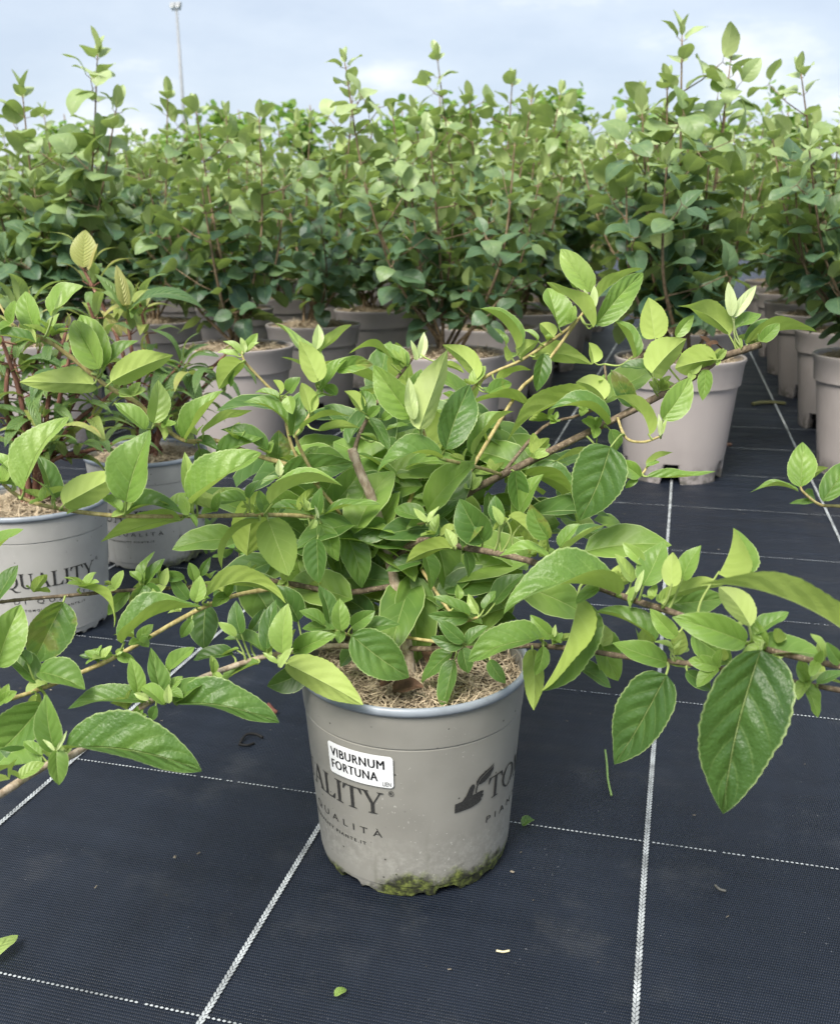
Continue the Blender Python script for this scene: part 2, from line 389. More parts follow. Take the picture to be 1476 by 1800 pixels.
for j in range(-2, 24):                      # crosswise thin lines: one row of short dashes
    y0 = OY + j * SY; V, F = [], []
    if y0 < 0.1: continue
    if j < 7:
        x = -2.2 if j > 2 else -1.3
        xe = .95
        while x < xe:
            if random.random() > .04 + .5 * max(0, mnoise.noise(Vector((x * 3, j * 7.7, 2)))) * (.4 if j < 3 else 1):
                stitch(V, F, x, y0 + .0012 * mnoise.noise(Vector((x * 2, j, 0))), random.uniform(-.15, .15), .0017, .0011, .0007)
            x += .0047
    else:
        V += [(-14, y0 - .0012, .004), (6, y0 - .0012, .004), (6, y0 + .0012, .004), (-14, y0 + .0012, .004)]; F.append((0, 1, 2, 3))
    mesh_obj('woven_line', V, F, M_THREAD, ground)

# ------------------------------------------------------------------ pots
def lathe(prof, seg, notch=None):
    """prof: list of (r, z); notch(a) -> lift of the bottom edge"""
    V, F = [], []
    for (r, z) in prof:
        for k in range(seg):
            a = 2 * math.pi * k / seg
            zz = max(z, notch(a)) if notch and z < .06 else z
            V.append((r * math.cos(a), r * math.sin(a), zz))
    n = len(prof)
    for i in range(n - 1):
        for k in range(seg):
            a = i * seg + k; b = i * seg + (k + 1) % seg
            F.append((a, b, b + seg, a + seg))
    return V, F
HP = dict(Rt=.1125, Rb=.096, h=.2075, lip=.1158)
def hero_r(z): return HP['Rb'] + (HP['Rt'] - HP['Rb']) * z / HP['h']
def pot_wall_mesh(name, material):
    pr = [(hero_r(.0) - .014, .004), (hero_r(0) - .004, 0), (hero_r(0) - .001, .001), (hero_r(.006), .006), (hero_r(.0125), .0125), (hero_r(.0132) + .0012, .0135)]
    for k in range(1, 11):
        z = .0135 + (.1655 - .0135) * k / 10; pr.append((hero_r(z) + .0012 * (1 - k / 10), z))
    pr += [(hero_r(.166) - .0007, .166), (hero_r(.167) - .0007, .167), (hero_r(.168) + .0006, .168), (hero_r(.19) + .0006, .19), (hero_r(.2035), .2035), (hero_r(.2035) - .004, .2035), (hero_r(.17) - .005, .17)]
    rnd = random.Random(3)
    teeth = [(rnd.uniform(0, 6.283), rnd.uniform(.02, .09), rnd.uniform(.002, .006)) for _ in range(26)] + [(-2.02 + k * 1.047, .13, .009) for k in range(6)]
    def notch(a):
        v = 0
        for (c, w, h) in teeth:
            d = abs((a - c + math.pi) % (2 * math.pi) - math.pi)
            if d < w: v = max(v, h * min(1, (w - d) / (.25 * w)))
        return v
    V, F = lathe(pr, 160, notch)
    me = mesh_obj(name, V, F, material, link=False); me.set_sharp_from_angle(angle=R_(30)); return me
def rim_mesh():
    pr = []
    Rc, rz, rw = .1132, .2062, .0028
    for k in range(13):
        a = -math.pi * .75 + 2 * math.pi * k / 12
        pr.append((Rc + rw * 1.15 * math.cos(a), rz + .0045 * math.sin(a)))
    V, F = lathe(pr, 128); return mesh_obj('pot_rim', V, F, M_RIM, link=False)
def mulch_bed(name, rad, z0, amp, material):
    V, F = [], []; nr, ns = 14, 40
    V.append((0, 0, z0 + amp))
    for i in range(1, nr + 1):
        r = rad * i / nr
        for k in range(ns):
            a = 2 * math.pi * k / ns; x, y = r * math.cos(a), r * math.sin(a)
            V.append((x, y, z0 + amp * (1 - (r / rad) ** 2) + .35 * amp * mnoise.noise(Vector((x * 30, y * 30, rad * 70))) ))
    for k in range(ns): F.append((0, 1 + k, 1 + (k + 1) % ns))
    for i in range(nr - 1):
        for k in range(ns):
            a = 1 + i * ns + k; b = 1 + i * ns + (k + 1) % ns; F.append((a, a + ns, b + ns, b))
    return mesh_obj(name, V, F, material, link=False)
def fibre_mesh(name, rad, z0, amp, n, length, width, material, seed, wild=.35):
    rnd = random.Random(seed); V, F = [], []
    for _ in range(n):
        r = rad * math.sqrt(rnd.random()); a = rnd.uniform(0, 6.283)
        x, y = r * math.cos(a), r * math.sin(a); z = z0 + amp * (1 - (r / rad) ** 2) + rnd.uniform(0, .006)
        d = rnd.uniform(0, 6.283); l = length * rnd.uniform(.5, 1.5); el = rnd.gauss(0, wild) * .7; bend = rnd.uniform(-1.2, 1.2)
        p = Vector((x, y, z)); b = len(V); w = width * rnd.uniform(.6, 1.5); segs = 4
        for k in range(segs + 1):
            t = k / segs - .5
            dd = d + bend * t
            q = p + Vector((math.cos(dd) * l * t, math.sin(dd) * l * t, math.sin(el) * l * t - abs(t) * t * t * l * .5))
            rr = math.hypot(q.x, q.y)
            if rr > rad: q.x *= rad / rr; q.y *= rad / rr
            q.z = max(q.z, z0 + .001)
            s = Vector((-math.sin(dd), math.cos(dd), rnd.uniform(-.6, .6))) * (w * (.5 if k not in (0, segs) else .2))
            V.append(q + s); V.append(q - s)
        for k in range(segs):
            i = b + 2 * k; F.append((i, i + 1, i + 3, i + 2))
    return mesh_obj(name, V, F, material, link=False)

# ---- lettering: serif capitals as sets of polygons (unit cap height), sans capitals from the built-in typeface
def ell(cx, cy, rx, ry, n=28): return [(cx + rx * math.cos(2 * math.pi * k / n), cy + ry * math.sin(2 * math.pi * k / n)) for k in range(n)]
def ring_polys(cx, cy, rx, ry, ix, iy, n=28):
    a, b = ell(cx, cy, rx, ry, n), ell(cx, cy, ix, iy, n)
    return [[a[k], a[(k + 1) % n], b[(k + 1) % n], b[k]] for k in range(n)]
def rect(x0, y0, x1, y1): return [(x0, y0), (x1, y0), (x1, y1), (x0, y1)]
def serif(xc, y, w, up):       # small bracketed slab
    s = 1 if up else -1
    return [(xc - w, y), (xc + w, y), (xc + w, y + s * .028), (xc + .35 * w, y + s * .06), (xc - .35 * w, y + s * .06), (xc - w, y + s * .028)]
def bar(p, q, w):              # slanted stroke with horizontal ends
    return [(p[0] - w / 2, p[1]), (p[0] + w / 2, p[1]), (q[0] + w / 2, q[1]), (q[0] - w / 2, q[1])]
TK, TN = .135, .05
def uc(n=14, x0=.16, x1=.66):
    o, i = [], []
    for k in range(n + 1):
        a = math.pi + math.pi * k / n
        o.append(((x0 + x1) / 2 + ((x1 - x0) / 2 + (TK / 2 if k < n / 2 else TN / 2)) * math.cos(a), .30 + .315 * math.sin(a)))
        i.append(((x0 + x1) / 2 + ((x1 - x0) / 2 - (TK / 2 if k < n / 2 else TN / 2)) * math.cos(a), .30 + .235 * math.sin(a)))
    return [[o[k], o[k + 1], i[k + 1], i[k]] for k in range(n)]
GLYPH = {
    'I': (.40, [rect(.2 - TK / 2, 0, .2 + TK / 2, 1), serif(.2, 0, .17, True), serif(.2, 1, .17, False)]),
    'T': (.80, [rect(.4 - TK / 2, 0, .4 + TK / 2, 1), serif(.4, 0, .18, True), rect(.03, .945, .77, 1), [(.03, .95), (.0, .74), (.035, .74), (.15, .95)], [(.77, .95), (.65, .95), (.765, .74), (.80, .74)]]),
    'L': (.70, [rect(.2 - TK / 2, 0, .2 + TK / 2, 1), serif(.2, 1, .17, False), rect(.03, 0, .64, .055), [(.50, .05), (.64, .05), (.69, .27), (.655, .27)]]),
    'U': (.84, [rect(.16 - TK / 2, .3, .16 + TK / 2, 1), rect(.66 - TN / 2, .3, .66 + TN / 2, 1), serif(.16, 1, .16, False), serif(.66, 1, .13, False)] + uc()),
    'A': (.84, [bar((.10, 0), (.40, 1), TN), bar((.70, 0), (.40, 1), TK), rect(.2, .33, .6, .375), serif(.10, 0, .11, True), serif(.70, 0, .15, True)]),
    'O': (.98, ring_polys(.47, .5, .45, .515, .33, .465)),
    'Q': (.98, ring_polys(.47, .5, .45, .515, .33, .465) + [[(.42, .03), (.56, .06), (.72, -.14), (1.0, -.22), (1.02, -.17), (.86, -.25), (.68, -.26)]]),
    'Y': (.82, [bar((.40, .42), (.12, 1), TK), bar((.42, .42), (.70, 1), TN), rect(.40 - TK / 2, 0, .40 + TK / 2, .45), serif(.4, 0, .17, True), serif(.12, 1, .15, False), serif(.70, 1, .12, False)]),
    'M': (1.08, [rect(.14 - TN / 2, 0, .14 + TN / 2, 1), bar((.52, .0), (.14, 1), TK), bar((.50, .0), (.90, 1), TN), rect(.92 - TK / 2, 0, .92 + TK / 2, 1), serif(.14, 0, .12, True), serif(.92, 0, .16, True)]),
}
def serif_word(word, width, cap):
    tot = sum(GLYPH[c][0] for c in word); sx = width / tot; x = 0; polys = []
    for c in word:
        adv, ps = GLYPH[c]
        for k, p in enumerate(ps): polys.append(([((x + a) * sx, b * cap) for a, b in p], (k % 7)))
        x += adv
    return polys
def sans_polys(body, size, track=1.0, bold=0.0):
    c = bpy.data.curves.new('t', 'FONT'); c.body = body; c.size = size; c.space_character = track; c.offset = bold; c.resolution_u = 3; c.fill_mode = 'FRONT'
    o = bpy.data.objects.new('t', c); COL.objects.link(o)
    dg = bpy.context.evaluated_depsgraph_get(); me = o.evaluated_get(dg).to_mesh()
    polys = [([(me.vertices[i].co.x, me.vertices[i].co.y) for i in p.vertices], 0) for p in me.polygons]
    o.evaluated_get(dg).to_mesh_clear(); bpy.data.objects.remove(o); bpy.data.curves.remove(c)
    return polys
def shift(polys, dx, dy, sx=1, sy=1): return [([(x * sx + dx, y * sy + dy) for x, y in p], l) for p, l in polys]
def extent(polys):
    xs = [x for p, _ in polys for x, y in p]; return min(xs), max(xs)
def wrap_mesh(name, polys, a0, material, lift=.0012):
    """polys in metres (u round the wall, v height) laid on the tapered wall"""
    bm = bmesh.new()
    for p, lay in polys:
        vs_ = [bm.verts.new((x, y, lay * .00003)) for x, y in p]
        try: bm.faces.new(vs_)
        except ValueError: pass
    lo, hi = extent(polys); x = lo + .003
    while x < hi:
        bmesh.ops.bisect_plane(bm, geom=bm.verts[:] + bm.edges[:] + bm.faces[:], plane_co=(x, 0, 0), plane_no=(1, 0, 0)); x += .003
    bm.normal_update()
    for f in bm.faces:
        if f.normal.z < 0: f.normal_flip()
    for v in bm.verts:
        r = hero_r(v.co.y) + lift + v.co.z; a = a0 + v.co.x / .105
        v.co = Vector((r * math.cos(a), r * math.sin(a), v.co.y))
    me = bpy.data.meshes.new(name); bm.to_mesh(me); bm.free(); me.materials.append(material); return me
def logo_polys():
    s = .001
    hand = [(0, 0), (0, 13), (7, 15), (11, 22), (14, 32), (16.5, 35.5), (19, 34.5), (19.4, 31), (18, 24), (17.5, 19.5), (27, 21.5), (30, 20), (29.5, 17.5), (28, 16.5), (30, 14.5), (29, 11.5), (27.5, 10.5), (28, 7.5), (25, 4.5), (17, 1.6)]
    leaf1 = [(20.5, 33), (21, 38), (24, 43), (29, 47), (36, 50), (41, 54), (38, 49), (30, 44.5), (25, 40), (21.7, 33)]
    leaf2 = [(22.5, 32.5), (26, 39.5), (31, 43.7), (38.6, 48.2), (40.6, 52.3), (40.5, 45), (36.5, 37.5), (31, 33), (26, 31.2)]
    stem = [(20.2, 21), (21.7, 21), (22, 27), (23.2, 32.3), (21.8, 33), (20.6, 28)]
    return [([(x * s * 1.06, y * s * .76) for x, y in p], k) for k, p in enumerate((hand, leaf1, leaf2, stem))]
def pot_print(a0, with_triangle=False):
    """the printed band; angle 0 faces a0; it repeats after half a turn"""
    P_ = []
    Rr = .105
    for rep in (0, 1):
        off = math.radians(180) * rep * Rr
        u = lambda deg: math.radians(deg) * Rr + off - math.radians(180) * Rr * 0
        P_ += shift(serif_word('TOMQUALITY', .2255, .0245), u(-138.5), .0945)
        reg = ring_polys(.0, .0, .0026, .0030, .0021, .0025, 18); P_ += [([(u(-11.6) + x, .1195 + y) for x, y in p], 0) for p in reg]
        P_ += shift(sans_polys('R', .0042, 1.0, .0001), u(-11.6) - .0013, .1181)
        q = sans_polys('PIANTE DI QUALITÀ', .0105, 1.75); lo, hi = extent(q)
        P_ += shift(q, u(-138) - lo * (.2215 / (hi - lo)), .0685, .2215 / (hi - lo), 1.0)
        w = sans_polys('WWW.TOMQUALITY.PIANTE.IT', .0050, 1.4, .00012); lo, hi = extent(w); sc = .125 / (hi - lo)
        P_ += shift(w, u(-27) - .125 - lo * sc, .0555, sc, 1.0)
        P_ += shift(logo_polys(), u(21 - 180), .0935)
    if with_triangle:
        for k in range(3):
            a = math.radians(90 + 120 * k); c = (.004, .052)
            p1 = (c[0] + .011 * math.cos(a), c[1] + .012 * math.sin(a)); b2 = math.radians(90 + 120 * (k + 1)); p2 = (c[0] + .011 * math.cos(b2), c[1] + .012 * math.sin(b2))
            d = Vector((p2[0] - p1[0], p2[1] - p1[1])); nn = Vector((-d.y, d.x)).normalized() * .0007
            q1 = Vector(p1) + d * .1; q2 = Vector(p1) + d * .86
            P_.append(([tuple(q1 + nn), tuple(q2 + nn), tuple(q2 - nn), tuple(q1 - nn)], k))
        P_ += shift(sans_polys('PP', .0045, 1.0, .0001), .0015, .0495)
    return P_
def facing(c): return math.atan2(-c[1], -c[0])

POT_WALL_M = [hero_pot_material(.2, 0.0), hero_pot_material(.2, 3.3, .55, (.40, .395, .375)), hero_pot_material(.2, 6.1, .8, (.40, .395, .37))]
RIM = rim_mesh()
BED = mulch_bed('mulch', .1085, .186, .008, M_MULCH)
def printed_pot(thing, c, mi, spin, triangle=False, fibres=None):
    """pot wall, rim, print, mulch as parts of thing; spin turns the print away from the viewer"""
    w = inst('pot', pot_wall_mesh('pot', POT_WALL_M[mi]), thing)
    inst('pot_rim', RIM, w)
    polys = pot_print(0, triangle)
    inst('lettering', wrap_mesh('lettering', polys, facing(c) + math.radians(spin), M_INK), w)
    b = inst('mulch', BED, thing)
    f = inst('mulch_fibre', fibres, b); f['kind'] = 'stuff'
    return w
FIB1 = fibre_mesh('mulch_fibre', .108, .188, .009, 3000, .034, .0011, M_FIBRE, 5, .55)
FIB2 = fibre_mesh('mulch_fibre', .108, .189, .012, 3600, .034, .0012, M_FIBRE2, 6, .5)

# ------------------------------------------------------------------ leaf meshes
def leaf_geo(L, Wd, fold, arch, curl=.25, wave=.03, seed=0, nt=22, ns=3, p=.62, q=.78, serr=.065, teeth=19, side=0.0, rib=0.0, rib_n=10, twist=0.0):
    """blade along +x from 0 to L, upper face +z; returns V, F, UV"""
    rnd = random.Random(seed); ph = rnd.uniform(0, 6); ph2 = rnd.uniform(0, 6)
    tm = p / (p + q); norm = tm ** p * (1 - tm) ** q
    V, F, U = [], [], []
    for i in range(nt + 1):
        t = i / nt; tt = min(max(t, .0), 1)
        w = (tt ** p) * ((1 - tt) ** q) / norm * Wd * L * .5
        w = max(w, .0004)
        saw = 1 + serr * (((t * teeth) % 1.0) - .5) * (1 if .06 < t < .97 else 0)
        xm = t * L; zm = arch * 4 * t * (1 - t) * L; ym = side * L * math.sin(math.pi * t)
        dz = arch * 4 * (1 - 2 * t); tn = Vector((1, 0, dz)).normalized(); up = Vector((-tn.z, 0, tn.x))
        fo = fold * (1.15 - .45 * t)
        for k in list(range(-ns, 1)) + list(range(0, ns + 1)):     # midrib column twice: a sharp crease
            s = k / ns; a = abs(s); ww = w * (saw if a == 1 else 1)
            lat = ww * s * math.cos(fo) ; hgt = ww * a * math.sin(fo) - curl * ww * a * a * .9
            hgt += wave * L * a * a * math.sin(t * 8.5 + ph + (1.3 if s > 0 else 0)) * min(1, 4 * t * (1 - t)) + wave * .35 * L * math.sin(t * 5 + ph2) * t
            if rib: hgt += rib * L * math.sin((t - a * .22) * rib_n * 2 * math.pi) * (1 - a * .7) * min(1, 6 * t * (1 - t)) * (0 if k == 0 else 1)
            if twist:
                tw = twist * (t - .35); lat, hgt = lat * math.cos(tw) - hgt * math.sin(tw), lat * math.sin(tw) + hgt * math.cos(tw)
            V.append(Vector((xm, ym + lat, zm)) + up * hgt)
            U.append((s * .5 + .5, t))
    m = 2 * ns + 2
    for i in range(nt):
        for k in range(m - 1):
            if k == ns: continue
            a = i * m + k; F.append((a, a + m, a + m + 1, a + 1))
    return V, F, U
def frame(base, tip, nrm):
    x = (tip - base).normalized(); z = (nrm - x * nrm.dot(x))
    z = z.normalized() if z.length > 1e-5 else x.orthogonal().normalized()
    y = z.cross(x)
    return Matrix((x, y, z)).transposed()
class Joined:
    """many small leaves collected into one mesh with an 'age' attribute"""
    def __init__(s): s.V, s.F, s.U, s.A = [], [], [], []
    def add(s, geo, M3, base, age, scale=1.0):
        b = len(s.V)
        for v in geo[0]: s.V.append(base + M3 @ (v * scale))
        s.F += [tuple(b + i for i in f) for f in geo[1]]; s.U += geo[2]; s.A += [age] * len(geo[0])
    def build(s, name, material, parent):
        o = mesh_obj(name, s.V, s.F, material, None, True, s.U)
        at = o.data.attributes.new('age', 'FLOAT', 'POINT'); at.data.foreach_set('value', s.A)
        if parent:
            o.parent = parent
            me = o.data; me.transform(Matrix.Translation(-parent.location))
        return o


# ------------------------------------------------------------------ the shrub in front
HC = Vector((-.2379, .8631, 0))
hero = empty('potted_shrub', HC)
tag(hero, 'spreading green shrub in grey printed pot with white name sticker, front centre', 'potted plant')
wall = printed_pot(hero, HC, 0, 0, False, FIB1)
# white sticker on the wall
sx0, sx1, sz0, sz1 = math.radians(-46.8) * .105, math.radians(-10) * .105, .1262, .1602
def rrect(x0, y0, x1, y1, r, n=5):
    o = []
    for cx, cy, a0 in ((x1 - r, y0 + r, -90), (x1 - r, y1 - r, 0), (x0 + r, y1 - r, 90), (x0 + r, y0 + r, 180)):
        for k in range(n + 1):
            a = math.radians(a0 + 90 * k / n); o.append((cx + r * math.cos(a), cy + r * math.sin(a)))
    return o
stk = inst('sticker', wrap_mesh('sticker', [(rrect(sx0, sz0, sx1, sz1, .0035), 0)], facing(HC), M_LABEL, .0022), hero)
txt = []
for body, y, wd in (('VIBURNUM', .1460, .0560), ('FORTUNA', .1325, .0495)):
    q = sans_polys(body, .0135, 1.10); lo, hi = extent(q); s_ = wd / (hi - lo)
    for kk, dx in enumerate((-.0003, 0, .0003)): txt += [(p_, kk) for p_, _ in shift(q, sx0 + .0035 - lo * s_ + dx, y, s_, 1.0)]
q = sans_polys('LIEN', .0066, 1.0, .0); lo, hi = extent(q); txt += shift(q, sx1 - .0022 - hi * .62, .1280, .62, 1.0)
inst('sticker_print', wrap_mesh('sticker_print', txt, facing(HC), M_LTXT, .0026), stk)

# branches: (pixel x, pixel y, depth, radius mm)
BR = {
 'trunk': (M_TRUNK, [(722, 1210, .955, 7.5), (712, 1115, .96, 6.6), (697, 1040, .965, 6.3), (683, 975, .97, 6.2), (668, 920, .955, 5.6), (652, 872, .945, 5.5), (634, 832, .938, 5.4), (618, 790, .935, 5.4)]),
 'b1': (M_BARK, [(634, 822, .945, 2.6), (625, 785, .945, 2.6), (650, 728, .955, 2.4), (679, 687, .95, 2.1), (716, 642, .95, 1.7), (733, 618, .95, 1.2)]),
 'r1': (M_BARK, [(690, 1000, .97, 5.2), (745, 930, .99, 5.0), (813, 872, 1.0, 4.8), (878, 837, 1.0, 4.6), (993, 780, 1.0, 4.4), (1093, 730, 1.01, 4.3), (1214, 665, 1.01, 4.4), (1260, 632, 1.01, 4.6), (1300, 617, 1.0, 4.4), (1336, 606, 1.0, 4.2)]),
 'r1b': (M_TWIG, [(880, 834, .995, 2.0), (845, 823, .96, 2.0), (800, 812, .94, 2.0), (776, 806, .93, 2.0), (755, 785, .92, 1.8), (742, 752, .92, 1.5)]),
 'r2': (M_TWIG, [(700, 930, .98, 2.6), (760, 790, 1.03, 2.3), (838, 675, 1.05, 2.1), (918, 632, 1.05, 2.0), (988, 585, 1.04, 2.0), (1020, 556, 1.03, 1.7), (1040, 520, 1.03, 1.3)]),
 'r2b': (M_TWIG, [(800, 872, 1.0, 2.5), (903, 700, 1.04, 2.3), (938, 662, 1.04, 2.3), (975, 618, 1.04, 2.2), (1015, 562, 1.03, 1.8)]),
 'r3': (M_BARK, [(880, 836, 1.0, 2.4), (953, 752, 1.02, 2.0), (1013, 731, 1.02, 1.8), (1062, 706, 1.02, 1.6), (1062, 640, 1.02, 1.4)]),
 'r4': (M_BARK, [(690, 985, .968, 4.0), (740, 950, .93, 3.8), (815, 962, .90, 3.6), (893, 977, .86, 3.4), (958, 995, .83, 3.3), (1040, 1028, .79, 3.1), (1122, 1058, .76, 3.0), (1187, 1078, .73, 2.9), (1310, 1130, .67, 2.7), (1400, 1155, .64, 2.5), (1480, 1172, .62, 2.4)]),
 'r5': (M_BARK, [(715, 1140, .958, 3.2), (820, 1140, .91, 3.0), (935, 1135, .86, 2.9), (1032, 1144, .82, 2.7), (1103, 1155, .79, 2.6), (1199, 1165, .75, 2.5), (1256, 1174, .73, 2.4), (1380, 1196, .69, 2.3), (1480, 1214, .66, 2.2)]),
 'r6': (M_TWIG, [(1085, 735, 1.0, 1.7), (1100, 770, .97, 1.7), (1130, 777, .95, 1.6), (1160, 767, .94, 1.3)]),
 'r7': (M_TWIG, [(1050, 850, .97, 1.8), (1095, 840, .95, 1.7), (1125, 835, .94, 1.5), (1138, 818, .94, 1.2)]),
 'l1': (M_TWIG, [(652, 880, .972, 3.4), (560, 835, .95, 3.0), (450, 800, .93, 2.7), (380, 775, .92, 2.6), (327, 775, .91, 2.5), (280, 745, .90, 2.5), (240, 707, .89, 2.5), (190, 680, .88, 2.5), (130, 632, .87, 2.4), (85, 600, .86, 2.2), (37, 580, .85, 1.8), (15, 560, .85, 1.4), (-4, 528, .85, 1.0)]),
 'l2': (M_TWIG, [(660, 915, .972, 3.0), (611, 926, .95, 2.6), (540, 908, .92, 2.4), (454, 905, .90, 2.3), (369, 907, .88, 2.2), (217, 907, .85, 2.2), (110, 895, .83, 2.2), (42, 877, .82, 2.0), (5, 850, .81, 1.7)]),
 'l3': (M_BARK, [(690, 1030, .966, 3.4), (600, 1042, .95, 3.2), (531, 1030, .94, 3.0), (464, 1020, .93, 2.8), (380, 1028, .92, 2.4), (292, 1034, .90, 2.1), (205, 1039, .88, 1.9), (130, 1046, .86, 1.9), (37, 1054, .84, 1.8), (-10, 1060, .83, 1.6)]),
 'l4': (M_TWIG, [(520, 1030, .94, 2.6), (420, 1045, .91, 2.5), (337, 1078, .88, 2.4), (217, 1147, .84, 2.4), (162, 1174, .82, 2.3), (85, 1206, .80, 2.2), (0, 1235, .78, 2.1), (-30, 1245, .77, 2.0)]),
 'l5': (M_TRUNK, [(712, 1150, .958, 3.6), (600, 1135, .92, 3.2), (500, 1148, .885, 3.0), (451, 1158, .87, 3.0), (396, 1176, .85, 3.0), (369, 1186, .84, 3.0), (270, 1230, .81, 3.1), (230, 1258, .80, 3.2), (140, 1320, .76, 3.3), (77, 1348, .74, 3.4), (0, 1397, .71, 3.5), (-40, 1420, .69, 3.5)]),
 's1': (M_TWIG, [(600, 905, .95, 2.0), (520, 800, .92, 1.8), (495, 705, .91, 1.7), (472, 680, .91, 1.6), (430, 635, .90, 1.4), (428, 612, .90, 1.0)]),
 's2': (M_TWIG, [(560, 850, .93, 1.9), (522, 775, .90, 1.8), (530, 752, .89, 1.7), (546, 725, .89, 1.6), (560, 680, .88, 1.4), (562, 620, .88, 1.1)]),
 's3': (M_TWIG, [(690, 1080, .955, 2.0), (640, 1120, .92, 1.7), (603, 1112, .90, 1.3)]),
 's4': (M_TWIG, [(712, 1120, .955, 2.0), (780, 1130, .91, 1.8), (815, 1132, .89, 1.4)]),
 's5': (M_TWIG, [(740, 1000, .96, 2.0), (800, 1085, .92, 1.8), (840, 1085, .90, 1.4)]),
 's6': (M_TWIG, [(675, 935, .97, 2.0), (720, 925, .94, 1.7), (750, 918, .93, 1.3)]),
}
branch_pts = []
for key, (m, pts) in BR.items():
    path = spline([(P(x, y, d), r * .00085) for x, y, d, r in pts], 6)
    # nodes swell a little
    path = [(p, r * (1 + .12 * (1 if i % 9 == 4 else 0))) for i, (p, r) in enumerate(path)]
    V, F = [], []; tube(V, F, path, 9, True, .05)
    mesh_obj('trunk' if key == 'trunk' else 'branch', [v - HC for v in V], F, m, hero)
    for (p, r) in path:
        q = p - CAM; z = q.dot(CF); branch_pts.append((738 + FPX * q.dot(CR) / z, 900 - FPX * q.dot(CU) / z, z, p))

